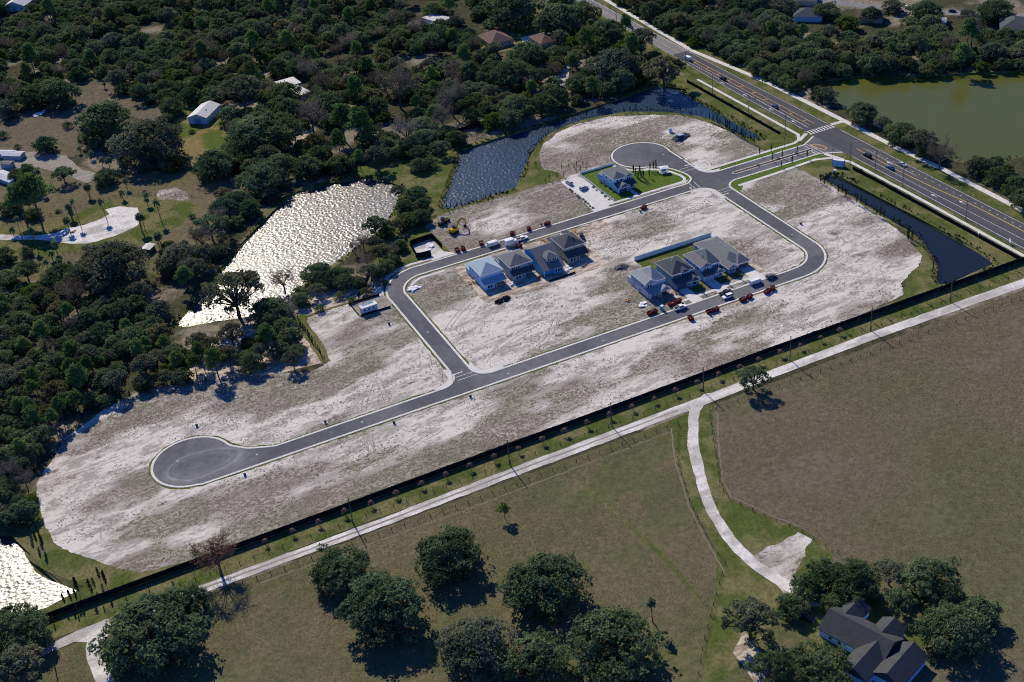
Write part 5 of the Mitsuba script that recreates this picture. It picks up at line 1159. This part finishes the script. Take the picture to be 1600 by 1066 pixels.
group_of('pink_kit', trunk=(t_, BARK), crown=(c_, 'pink_leaf'))
row('pink_kit', 'small_tree', [(-123.2 + 9.3 * k, -87.2) for k in range(26)], 'small round brownish tree on the lane side of the long black fence', 'small trees along the black boundary fence', (0.44, 0.54), 'small tree')
row(SK, 'sapling', [(112 + 6.6 * k, -86.6) for k in range(14)] + [(-200 + 7.5 * k, -87) for k in range(7)], 'slim young tree standing against the black boundary fence', 'saplings along the black boundary fence', (0.6, 0.8))
row(KITB, 'shrub', [(169.6, 53.6), (181.7, 53.7), (192.9, 53.7)], 'round shrub on the entrance median', 'shrubs on the entrance median', (0.38, 0.46), 'shrub')
row(KITB, 'shrub', [(81.6, 61 + 2.6 * k) for k in range(10)] + [(92.2, 64 + 4 * k) for k in range(5)] + [(98.0, 70 + 4 * k) for k in range(4)], 'shrub in the beds round the show house car park', 'shrubs round the show house', (0.28, 0.42), 'shrub')
row(KITB, 'shrub', [(81.0 + 1.3 * k, -28 + (k % 2)) for k in range(3)] + [(94, -27.5), (102, -27.6), (97, -25.8)], 'low shrub in the front beds of the lower row', 'shrubs in front of the lower row', (0.18, 0.28), 'shrub')
row(SK, 'sapling', [(82.5, -31), (95.2, -30.6), (101.4, -30.4)], 'staked street tree in front of the lower row', 'street trees of the lower row', (0.7, 0.9))

# vehicles
def prism(profile, w):
    """side outline (x forward, z up) extruded across the car"""
    m = trimesh.creation.extrude_polygon(Polygon(profile), w, engine='earcut')
    m.apply_transform(np.array([[1, 0, 0, 0], [0, 0, 1, -w / 2], [0, 1, 0, 0], [0, 0, 0, 1.0]]))
    m.fix_normals()
    return m


def taper(m, z0, z1, k):
    v = m.vertices.copy()
    t = np.clip((v[:, 2] - z0) / (z1 - z0), 0, 1)
    v[:, 1] *= 1 - k * t
    m.vertices = v
    return m


SHAPES = {
    'car': dict(body=[(-2.3, .35), (2.25, .35), (2.35, .6), (2.2, .85), (1.1, 1.0), (-1.9, 1.02), (-2.3, .9)], top=[(-1.75, 1.0), (1.05, .98), (.35, 1.42), (-1.1, 1.44)], w=1.8, wheels=1.4),
    'suv': dict(body=[(-2.3, .4), (2.3, .4), (2.4, .75), (2.2, 1.05), (1.2, 1.15), (-2.25, 1.18), (-2.35, .8)], top=[(-2.2, 1.15), (1.15, 1.12), (.5, 1.72), (-2.0, 1.76)], w=1.92, wheels=1.45),
    'pickup': dict(body=[(-2.9, .5), (2.8, .5), (2.9, .9), (2.75, 1.15), (1.5, 1.22), (-2.9, 1.2)], top=[(-.9, 1.2), (1.5, 1.18), (.85, 1.85), (-.7, 1.88)], w=2.0, wheels=1.85),
    'van': dict(body=[(-2.8, .4), (2.7, .4), (2.8, .9), (2.4, 1.3), (1.7, 2.2), (-2.8, 2.3)], top=[(1.2, 1.35), (2.42, 1.3), (1.76, 2.1), (1.2, 2.1)], w=2.0, wheels=1.75),
}
glossy('car_white', (0.72, 0.73, 0.74), 0.3)
glossy('car_black', (0.02, 0.021, 0.024), 0.25)
glossy('car_blue', (0.025, 0.06, 0.22), 0.25)
glossy('car_silver', (0.42, 0.45, 0.48), 0.3)
glossy('car_grey', (0.12, 0.125, 0.135), 0.3)
wheel_m = trimesh.creation.cylinder(radius=.36, height=.24, sections=14)
wheel_m.apply_transform(trimesh.transformations.rotation_matrix(math.pi / 2, [1, 0, 0]))
kits = {}


def car(kind, paint, x, y, rz, label, z=0.1):
    if (kind, paint) not in kits:
        d = SHAPES[kind]
        parts = {'body': (prism(d['body'], d['w']), paint), 'cabin': (taper(prism(d['top'], d['w'] * .94), 1.0, 1.8, .16), 'glass_mat')}
        zt = max(p[1] for p in d['top'])
        tx = sorted(d['top'], key=lambda p: -p[1])[:2]
        xa, xb = min(p[0] for p in tx), max(p[0] for p in tx)
        if kind != 'van':
            parts['roof'] = (bx(xa - .08, xb + .08, -d['w'] * .40, d['w'] * .40, zt - .03, zt + .05), paint)
        if kind == 'pickup':
            parts['cargo_bed'] = (bx(-2.75, -1.0, -.82, .82, 1.12, 1.215), 'dark_steel')
        for i, (a, b) in enumerate(((1, 1), (1, -1), (-1, 1), (-1, -1))):
            w = wheel_m.copy()
            w.apply_translation([a * d['wheels'], b * (d['w'] / 2 - .1), .36])
            parts['wheel' if i == 0 else f'wheel_{i:03d}'] = (w, 'tyre_mat')
        parts['headlight'] = (bx(max(p[0] for p in d['body']) - .12, max(p[0] for p in d['body']) + .02, .5, .8, .66, .82), 'trim_mat')
        parts['headlight_001'] = (bx(max(p[0] for p in d['body']) - .12, max(p[0] for p in d['body']) + .02, -.8, -.5, .66, .82), 'trim_mat')
        kits[kind, paint] = group_of(f'{kind}_{paint}_kit', **parts)
    inst({'car': 'parked_car', 'suv': 'parked_car', 'pickup': 'pickup_truck', 'van': 'van'}[kind] if abs(x - 220) > 9 else {'car': 'moving_car', 'suv': 'moving_car'}.get(kind, kind), kits[kind, paint], x, y, 1.0, 1.0, rz, label=label, category={'pickup': 'pickup truck', 'van': 'van'}.get(kind, 'car'), z=z)


car('pickup', 'car_white', 68.0, -37.6, 0, 'white pickup truck by the kerb beside the blue portable toilet')
car('pickup', 'car_black', 89.6, -38.0, 0, 'black pickup truck nearest the drives, next to a white one')
car('suv', 'car_white', 88.6, -40.9, 180, 'white car standing beside the black pickup in the lower street')
car('van', 'car_white', 104.6, -37.7, 0, 'white van parked below the rightmost house of the lower row')
car('suv', 'car_grey', 112.6, -37.5, 0, 'dark grey car parked right of the white van')
car('van', 'car_white', 26.9, 55.0, 0, 'white van behind the upper row, left of the box truck')
car('pickup', 'car_white', 40.0, 52.2, 0, 'white pickup behind the upper row, right of the box truck')
car('pickup', 'car_black', 63.4, 38.6, 70, 'black pickup on the dirt right of the upper row')
car('suv', 'car_black', 217.9, 31.4, 90, 'black car on the main road just below the junction')
car('car', 'car_blue', 218.0, 14.6, 90, 'bright blue car on the main road')
car('car', 'car_silver', 225.0, 14.3, -90, 'silver car on the main road beside the blue one')
car('suv', 'car_black', 217.4, 156.0, 90, 'black car on the new asphalt above the zebra crossing')
car('van', 'car_white', 218.2, 194.0, 90, 'white van where the old road meets the new asphalt')
car('car', 'car_blue', 217.6, 106.7, 90, 'dark blue car waiting left of the yellow bars')
car('suv', 'car_silver', 219.2, 262, 90, 'pale car on the old grey stretch of main road')
car('suv', 'car_silver', 87.6, 81.0, 15, 'silver car in the middle of the white car park', 0.155)
car('suv', 'car_silver', 84.4, 90.2, 95, 'silver car at the far end of the white car park', 0.155)
car('car', 'car_black', 386.5, 161.4, -52, 'dark car parked on the far suburban street, first from left')
car('suv', 'car_black', 391.3, 155.6, -52, 'dark car parked on the far suburban street, second from left')
car('suv', 'car_grey', 408.5, 137.0, -52, 'dark grey car at the right end of the far suburban street')
car('suv', 'car_white', 370.5, 182.0, -52, 'white car on the far suburban street near the tall oak')
car('suv', 'car_black', 7.2, -203.6, -60, 'dark car in the shade above the farmhouse', 0.08)
K = root('box_truck', 'white box truck behind the upper row of houses', 'truck')
put('cargo_box', bx(30.6, 34.8, 49.6, 51.9, 1.0, 3.4), 'car_white', parent=K)
put('cab', prism([(0, .5), (1.9, .5), (2.0, 1.2), (1.5, 2.2), (0, 2.3)], 2.0), 'car_white', at(34.9, 50.75, 0.1), parent=K)
put('windscreen', bx(36.45, 36.62, 49.95, 51.55, 1.5, 2.1), 'glass_mat', parent=K)
for wx in (31.6, 35.8):
    for wy in (49.8, 51.7):
        put('wheel', wheel_m, 'tyre_mat', at(wx, wy, .48), parent=K)

# red skips
def skip_mesh(L, W, h):
    a = Polygon([(-L / 2, 0.15), (-L / 2 - .35, h), (L / 2 + .35, h), (L / 2, 0.15)])
    outer = trimesh.creation.extrude_polygon(a, W, engine='earcut')
    outer.apply_transform(np.array([[1, 0, 0, 0], [0, 0, 1, -W / 2], [0, 1, 0, 0], [0, 0, 0, 1.0]]))
    outer.fix_normals()
    inner = outer.copy()
    inner.apply_scale([.93, .9, 1.0])
    inner.apply_translation([0, 0, .22])
    man = lambda m: manifold3d.Manifold(manifold3d.Mesh(np.asarray(m.vertices, np.float32), np.asarray(m.faces, np.uint32)))
    d = (man(outer) - man(inner)).to_mesh()
    return trimesh.Trimesh(d.vert_properties[:, :3], d.tri_verts, process=False)


def skip(x, y, rz, L, label, fill_=0.8, rim=True):
    K = root('skip', label, 'skip')
    h, W, L = 1.3, 1.8, L * 0.86
    m = at(x, y, 0.07, rz)
    put('body', skip_mesh(L, W, h), 'red_steel', m, parent=K)
    for t in np.linspace(-L / 2 + .3, L / 2 - .3, 4):
        for s in (-1, 1):
            put('rib', bx(t - .06, t + .06, s * (W / 2 + .05) - .05, s * (W / 2 + .05) + .05, .2, h - .05), 'red_steel', m, parent=K)
    g = np.random.default_rng(int(abs(x * 31 + y * 7)))
    chunks = []
    for _ in range(12):
        b = trimesh.creation.box(g.uniform(.3, 1.1, 3) * [1.2, .8, .5])
        b.apply_transform(trimesh.transformations.rotation_matrix(g.uniform(0, 3), g.normal(0, 1, 3)))
        b.apply_translation([g.uniform(-L / 2 + .5, L / 2 - .5), g.uniform(-.55, .55), fill_ + g.uniform(-.1, .25)])
        chunks.append(b)
    k = put('rubbish', M(bx(-L / 2 + .1, L / 2 - .1, -W / 2 + .15, W / 2 - .15, .4, fill_), *chunks), 'debris_mat', m, parent=K, kind='stuff')


for x, y, rz, L, l in ((56.6, -34.3, 5, 4.6, 'red skip on the sand left of the blue portable toilet'), (66.6, -33.0, 0, 3.2, 'left red skip behind the white pickup'), (70.0, -32.6, 15, 2.6, 'right red skip behind the white pickup'), (67.2, -46.6, 80, 2.6, 'small red skip alone on the south side of the lower street'), (77.7, -46.4, 0, 6.0, 'longest red skip on the south side of the lower street'), (92.6, -46.2, 8, 3.0, 'left of the two red skips below the black pickup'), (96.0, -45.8, 25, 2.4, 'right of the two red skips below the black pickup'), (104.4, -46.4, 20, 3.2, 'red skip below the white van'), (107.6, -45.6, 60, 2.2, 'rightmost red skip on the south side of the lower street'),
                       (101.0, 47.0, 30, 3.0, 'red skip alone below the show house street'), (56.2, 58.8, 20, 2.8, 'red skip right of the others on the upper kerb'), (10.8, 59.4, 80, 2.8, 'left of the two red skips by the black compound'), (13.6, 59.2, 80, 2.8, 'right of the two red skips by the black compound'), (22.6, 58.9, 70, 3.0, 'red skip left of the white van behind the upper row'), (38.5, 59.4, 60, 2.8, 'red skip across the street from the box truck'), (46.8, 59.0, 75, 2.4, 'small red skip on the upper kerb between two others'), (35.8, 46.9, 20, 2.6, 'red skip between the box truck and the saltbox roof')):
    skip(x, y, rz, L, l)


# site things
K = root('portable_toilet', 'blue portable toilet with a pale roof beside the white pickup', 'portable toilet')
m = at(61.4, -34.2, 0.07, 10)
put('cabin', bx(-.6, .6, -.6, .6, 0, 2.1), 'blue_plastic', m, parent=K)
put('roof', hip(-.6, .6, -.6, .6, 2.12, .35, .08), 'pallet_white', m, parent=K)
put('door', bx(-.42, .42, -.66, -.58, .1, 1.95), 'pale_blue_wall', m, parent=K)
K = root('site_trailer', 'white site office trailer with a dark panel on its roof', 'trailer')
m = at(-41.8, 33.1, 0, 3)
put('body', M(bx(-3.6, 3.6, -1.4, 1.4, .6, 3.2), bx(-3.7, 3.7, -1.5, 1.5, 3.2, 3.32)), 'white_wall', m, parent=K)
put('roof_panel', bx(-2.6, 2.6, .3, 1.3, 3.34, 3.42), 'slate_wall', m, parent=K)
for x in (-2.4, -.4, 1.6):
    k = put('window', bx(x - .5, x + .5, -1.46, -1.38, 1.7, 2.6), 'trim_mat', m, parent=K)
    put('pane', bx(x - .42, x + .42, -1.49, -1.44, 1.78, 2.52), 'glass_mat', m, parent=k)
put('door', bx(2.4, 3.2, -1.47, -1.38, .65, 2.6), 'pale_blue_wall', m, parent=K)
put('step', M(bx(2.3, 3.3, -2.3, -1.5, 0, .3), bx(2.3, 3.3, -1.9, -1.5, .3, .6)), 'wood_mat', m, parent=K)
K = root('excavator', 'yellow tracked excavator with its arm bent down', 'excavator')
m = at(16.6, 76.6, 0.06, 20)
for s in (-1, 1):
    put('track', M(bx(-1.9, 1.9, s * 1.15 - .3, s * 1.15 + .3, .1, .85), bx(-1.6, 1.6, s * 1.15 - .3, s * 1.15 + .3, 0, .95)), 'dark_steel', m, parent=K)
put('house', M(bx(-2.0, 1.5, -1.3, 1.3, 1.05, 2.1), bx(-2.1, -.9, -1.25, 1.25, 2.1, 2.5)), 'yellow_paint', m, parent=K)
put('cab', bx(.2, 1.5, .25, 1.25, 2.1, 3.2), 'glass_mat', m, parent=K)
put('boom', M(tube([(1.2, -.2, 1.7), (3.6, -.2, 4.7), (6.0, -.2, 5.3)], .5, .38, 4)), 'yellow_paint', m, parent=K)
put('stick', tube([(5.8, -.2, 5.5), (7.6, -.2, 3.0), (7.4, -.2, 1.2)], .4, .3, 4), 'yellow_paint', m, parent=K)
put('bucket', prism([(0, 0), (1.0, -.1), (1.1, .8), (.2, 1.0)], 1.1), 'dark_steel', m @ T().translate([6.6, -.2, .2]), parent=K)
K = root('wheel_loader', 'dark wheel loader parked behind the yellow excavator', 'wheel loader')
m = at(16.0, 88.0, 0.06, 25)
put('chassis', M(bx(-2.8, -.2, -1.0, 1.0, .9, 2.0), bx(-.2, 1.6, -.8, .8, .8, 1.5)), 'debris_mat', m, parent=K)
put('cab', bx(-.6, .8, -.75, .75, 1.6, 3.1), 'glass_mat', m, parent=K)
put('bucket', prism([(2.6, .1), (3.8, .1), (3.6, 1.2), (2.6, 1.3)], 2.4), 'dark_steel', m, parent=K)
put('lift_arm', M(bx(.8, 2.8, -.75, -.55, .9, 1.2), bx(.8, 2.8, .55, .75, .9, 1.2)), 'yellow_paint', m, parent=K)
big_wheel = wheel_m.copy()
big_wheel.apply_scale([2, 2.2, 2])
for a in (-1.8, 1.2):
    for b in (-1.05, 1.05):
        put('wheel', big_wheel, 'tyre_mat', m @ T().translate([a, b, .72]), parent=K)


def heap(name, label, x, y, r, h, mat, n, size, seed, cat='heap'):
    g = np.random.default_rng(seed)
    parts = []
    for _ in range(n):
        a, q = g.uniform(0, 6.283), math.sqrt(g.random())
        b = trimesh.creation.icosphere(subdivisions=1, radius=1)
        b.vertices = b.vertices * (1 + g.normal(0, .16, (len(b.vertices), 1))) * size * g.uniform(.6, 1.4) * np.array([1, 1, .7])
        b.apply_translation([r[0] * q * math.cos(a), r[1] * q * math.sin(a), h * (1 - q) * g.uniform(.3, 1)])
        parts.append(b)
    K = root(name, label, cat)
    put('rubble', M(*parts), mat, at(x, y, .05, g.uniform(0, 90)), parent=K, kind='stuff')
    return K


heap('spoil_heap', 'left of two dark heaps on the sand below the upper row', 7.6, 9.0, (1.7, 1.5), 1.7, 'dark_steel', 26, .55, 1)
heap('spoil_heap', 'right of two dark heaps on the sand below the upper row', 11.2, 9.6, (1.9, 1.6), 1.9, 'dark_steel', 28, .6, 2)
heap('gravel_heap', 'dark grey gravel heap left of the white vinyl fence', 64.8, 5.4, (3.2, 2.0), 1.6, 'rock_mat', 50, .6, 3)
heap('rubble_heap', 'grey heap of broken concrete north of the upper turning circle', 157.0, 104.0, (5.2, 2.8), 2.0, 'garage_mat', 70, .8, 4)
K = root('concrete_slab', 'pale concrete slab lying on the broken concrete heap', 'slab')
put('slab', bx(-2.8, 2.4, -1.0, 1.0, 0, .35), 'grey_wall', T().translate([156.6, 103.6, 1.7]).rotate([0, 0, 1], 24).rotate([0, 1, 0], 14), parent=K)
K = root('water_tank', 'white tank standing above the broken concrete heap', 'tank')
put('barrel', trimesh.creation.cylinder(radius=1.0, height=2.2, sections=20), 'pallet_white', at(156.4, 113.2, 1.15), parent=K)
put('lid', trimesh.creation.cylinder(radius=.5, height=.25, sections=16), 'grey_wall', at(156.4, 113.2, 2.36), parent=K)


def board_stack(label, x, y, rz, n, w, d, mat, seed, name='board_stack'):
    g = np.random.default_rng(seed)
    K = root(name, label, 'boards')
    for i in range(n):
        put('board', bx(-w / 2, w / 2, -d / 2, d / 2, 0, .22), mat, T().translate([x + g.normal(0, w * .45), y + g.normal(0, d * .9), .07 + .24 * (i % 3)]).rotate([0, 0, 1], float(rz + g.normal(0, 14))), parent=K)


board_stack('heap of white boards on the sand inside the street bend', -18.4, 39.2, 10, 9, 2.6, 1.3, 'pallet_white', 5)
board_stack('white sheets lying left of the leftmost house of the lower row', 56.6, -27.6, -20, 6, 2.2, 1.4, 'pallet_white', 6)
board_stack('tan timber laid out beyond the rightmost upper row house', 62.5, 45.0, 80, 9, 3.8, .4, 'wood_mat', 7)
board_stack('tan timber laid out behind the upper row near the street', 49, 46, 80, 8, 3.6, .4, 'wood_mat', 8)
board_stack('white pallets inside the black screened compound', 2.2, 70.4, 10, 7, 2.2, 1.2, 'pallet_white', 9)
board_stack('pale boards on the grass in the upper left clearing', -130.5, 357.6, 60, 8, 5.0, 1.6, 'pallet_white', 10)
board_stack('pale planks on the paddock near the left shed', -140.5, 186.0, 20, 5, 2.0, .5, 'wood_mat', 11)
for x, y, rz, n, w, d, mt, l in ((4.5, 30, 80, 5, 2.4, .5, 'wood_mat', 'timber on the dirt left of the pale blue roofed house'), (18.4, 19, 20, 6, 1.8, .6, 'pallet_white', 'white boards between the first two upper row houses'), (31.6, 18, 60, 5, 2.0, .4, 'wood_mat', 'timber between the second and third upper row houses'), (45.0, 17.5, 40, 5, 1.6, .8, 'pallet_white', 'white boards right of the blue gable wall'), (59.5, 27, 85, 6, 2.6, .5, 'wood_mat', 'timber on the dirt right of the beige walled house'), (52, 16, 10, 4, 1.8, .5, 'debris_mat', 'grey scraps below the beige walled house'), (72.2, -26, 70, 5, 1.6, .5, 'debris_mat', 'grey scraps right of the white house in the lower row'), (54, -20, 30, 4, 1.4, .6, 'wood_mat', 'timber on the sand left of the white house')):
    board_stack(l, x, y, rz, n, w, d, mt, int(x * 7))
# entrance sign, mail shelter, small boxes
K = root('entrance_sign', 'wrapped sign wall painted shade blue on a white base at the entrance corner', 'sign')
m = at(200.4, 31.2, 0, -52)
put('panel', bx(-2.9, 2.9, -.55, .55, .9, 3.2), 'shade_blue_mat', m, parent=K)  # blue of the shaded face is put into the panel colour
put('base', bx(-2.6, 2.6, -.7, .7, 0, .9), 'white_wall', m, parent=K)
put('cap', bx(-3.0, 3.0, -.62, .62, 3.2, 3.35), 'trim_mat', m, parent=K)
for s in (-2.95, 2.75):
    put('pillar', bx(s, s + .3, -.62, .62, 0, 3.5), 'slate_wall', m, parent=K)
K = root('pump_cabinet', 'small white cabinet with a dark slot by the tip of the dark pond', 'cabinet')
m = at(194.6, 26.4, 0, -50)
put('body', bx(-.7, .7, -.5, .5, 0, 1.6), 'pallet_white', m, parent=K)
put('door', bx(-.2, .2, -.55, -.48, .1, 1.4), 'dark_steel', m, parent=K)
K = root('mail_shelter', 'white roofed mail shelter on the show house lawn', 'shelter')
m = at(128.8, 74.6, 0, -20)
put('roof', hip(-1.9, 1.9, -1.5, 1.5, 2.6, .3, .3), 'pallet_white', m, parent=K)
for a in (-1.7, 1.7):
    for b in (-1.3, 1.3):
        put('post', bx(a - .1, a + .1, b - .1, b + .1, 0, 2.6), 'trim_mat', m, parent=K)
put('mailbox', bx(-1.2, 1.2, -.3, .3, .4, 1.5), 'slate_wall', m, parent=K)
put('slab', bx(-2.2, 2.2, -1.9, 1.9, 0, .12), 'concrete_mat', m, parent=K)
UB = [((-126.9, -8.6), 'north of the west turning circle'), ((-119.2, -47.6), 'south of the west turning circle'), ((-31, -47.6), 'below the left cross street'), ((-62.0, -47.4), 'on the south side of the lower street, left part'), ((-84, -33), 'on the north side of the lower street, left part'), ((150.6, -6.5), 'on the sand right of the east bend'), ((-38.5, 18.2), 'on the trailer plot'), ((75.2, -48.6), 'beside the longest red skip'), ((97.8, 44.6), 'beside the lone red skip below the show house street'), ((53.6, 59.6), 'left of the upper kerb skip')]
for (x, y), w in UB:
    K = root('utility_box', f'dark utility box {w}', 'utility box')
    put('cabinet', M(bx(-.38, .38, -.34, .34, .1, .85), bx(-.42, .42, -.38, .38, .85, .92)), 'green_box', at(x, y, .07, 18), parent=K)
    put('pad', bx(-.8, .8, -.7, .7, 0, .12), 'pallet_white', at(x, y, .05, 18), parent=K)
for x, y, w in ((-138.5, -26, 'on the west turning circle'), (-112, -38, 'at the mouth of the west turning circle'), (-72, -40, 'on the lower street, first from left'), (-12, -41, 'on the lower street near the cross street'), (-27, 4, 'on the left cross street'), (30, -41, 'on the lower street below the gravel heap'), (142, -12, 'on the east street'), (139, 92, 'on the upper turning circle')):
    put('manhole_cover', trimesh.creation.cylinder(radius=.45, height=.03, sections=18), 'grey_wall', at(x, y, .10), label=f'pale round manhole cover {w}', category='manhole cover')
for x, y, w in ((-184, -79.9, 'dazzling pond'), (208, 64.5, 'zebra crossing')):
    pass
for i, (x, y) in enumerate(((216.4, -70.0), (210.2, -58.0))):
    K = root('road_sign', ('white sign board lying on the verge near the fence corner', 'white sign on the verge above the fence corner')[i], 'sign')
    put('panel', bx(-1.0, 1.0, -.05, .05, 1.0, 2.4), 'pallet_white', at(x - 5, y, 0, 60), parent=K)
    put('post', M(bx(-.85, -.75, -.05, .05, 0, 1.0), bx(.75, .85, -.05, .05, 0, 1.0)), 'grey_wall', at(x - 5, y, 0, 60), parent=K)

# low growth that gives the bare plots and fields their grain
def tufts(name, zone, n, size, h, mat, seed, label, thr=0.5, sc=0.05):
    g = np.random.default_rng(seed)
    x0, y0, x1, y1 = zone.bounds
    X, Y = g.uniform(x0, x1, n), g.uniform(y0, y1, n)
    ok = shapely.contains_xy(zone, X, Y)
    X, Y = X[ok], Y[ok]
    keep = meshkit.fbm(np.stack([(X + .36 * Y) * sc, (Y - .12 * X) * sc * 2, X * 0 + seed], 1), 4) + g.normal(0, .06, len(X)) > thr
    X, Y = X[keep], Y[keep]
    m = len(X)
    a = g.uniform(0, 6.283, m)
    s = size * g.uniform(.5, 1.5, m)
    hh = h * g.uniform(.5, 1.5, m)
    P = np.stack([X, Y, np.full(m, .03)], 1)
    V, F = [], []
    for k in range(3):
        b = a + k * 2.094 + g.normal(0, .3, m)
        d = np.stack([np.cos(b), np.sin(b), 0 * b], 1)
        e = np.stack([-np.sin(b), np.cos(b), 0 * b], 1)
        V.append(np.stack([P - e * s[:, None] * .5, P + e * s[:, None] * .5, P + d * s[:, None] * .6 + np.stack([0 * b, 0 * b, hh], 1)], 1).reshape(-1, 3))
    V = np.vstack(V)
    key = put(name, trimesh.Trimesh(V, np.arange(len(V)).reshape(-1, 3), process=False), mat, kind='stuff', label=label)
    return key


diffuse('dry_weed_mat', (0.19, 0.165, 0.12))
diffuse('dry_grass_mat', (0.155, 0.142, 0.082))
sand_free = SAND.difference(pave.buffer(1.0)).difference(box(-1, 10, 62, 48)).difference(box(60, -34, 114, 8)).difference(box(80, 56, 137, 98))
tufts('dry_weeds', sand_free, 90000, 0.42, 0.13, 'dry_weed_mat', 91, 'dry brown weeds scattered over the sandy plots', 0.52)
tufts('field_tussocks', unary_union([pasture_s.intersection(box(-240, -270, 60, -100)), pasture_e.intersection(box(-60, -270, 215, -100))]).difference(unary_union([drive_verge, branch.buffer(.5), yard.buffer(.5), west_fork.buffer(.5), Point(14, -216).buffer(18)])), 260000, 0.38, 0.085, 'dry_grass_mat', 92, 'dry grass tussocks across the two lower fields', 0.36, 0.03)
tufts('pond_edge_grass', unary_union([g.buffer(2.2).difference(g.buffer(-0.5)) for k, g in pond.items() if k != 'southwest_pond']).intersection(box(-260, -100, 300, 260)), 60000, 0.7, 0.6, SAP, 93, 'rank grass along the pond edges', 0.35, 0.08)

# pairs of wheel marks that lorries and diggers left on the sand
g_t = np.random.default_rng(17)
marks = []
for _ in range(46):
    x, y = g_t.uniform(-170, 175), g_t.uniform(-76, 95)
    a, bend, n_ = g_t.choice([0.0, 0.15, 3.3, 1.5]) + g_t.normal(0, .22), g_t.normal(0, .03), int(g_t.integers(10, 26))
    pts = []
    for _k in range(n_):
        pts.append((x, y))
        x, y, a = x + 2.2 * math.cos(a), y + 2.2 * math.sin(a), a + bend + g_t.normal(0, .012)
    ln = LineString(pts)
    for side in (-0.95, 0.95):
        marks.append(ln.parallel_offset(side, 'left').buffer(0.20, cap_style=2))
marks = unary_union([m.buffer(0) for m in marks]).intersection(sand_free.buffer(-0.5))
diffuse('rut_mat', (0.315, 0.290, 0.255))
put('tyre_tracks', flat(rough(marks, 0.10, 0.7, 71, 0.8), 0.068), 'rut_mat', kind='stuff', label='faint wheel tracks across the sandy plots')
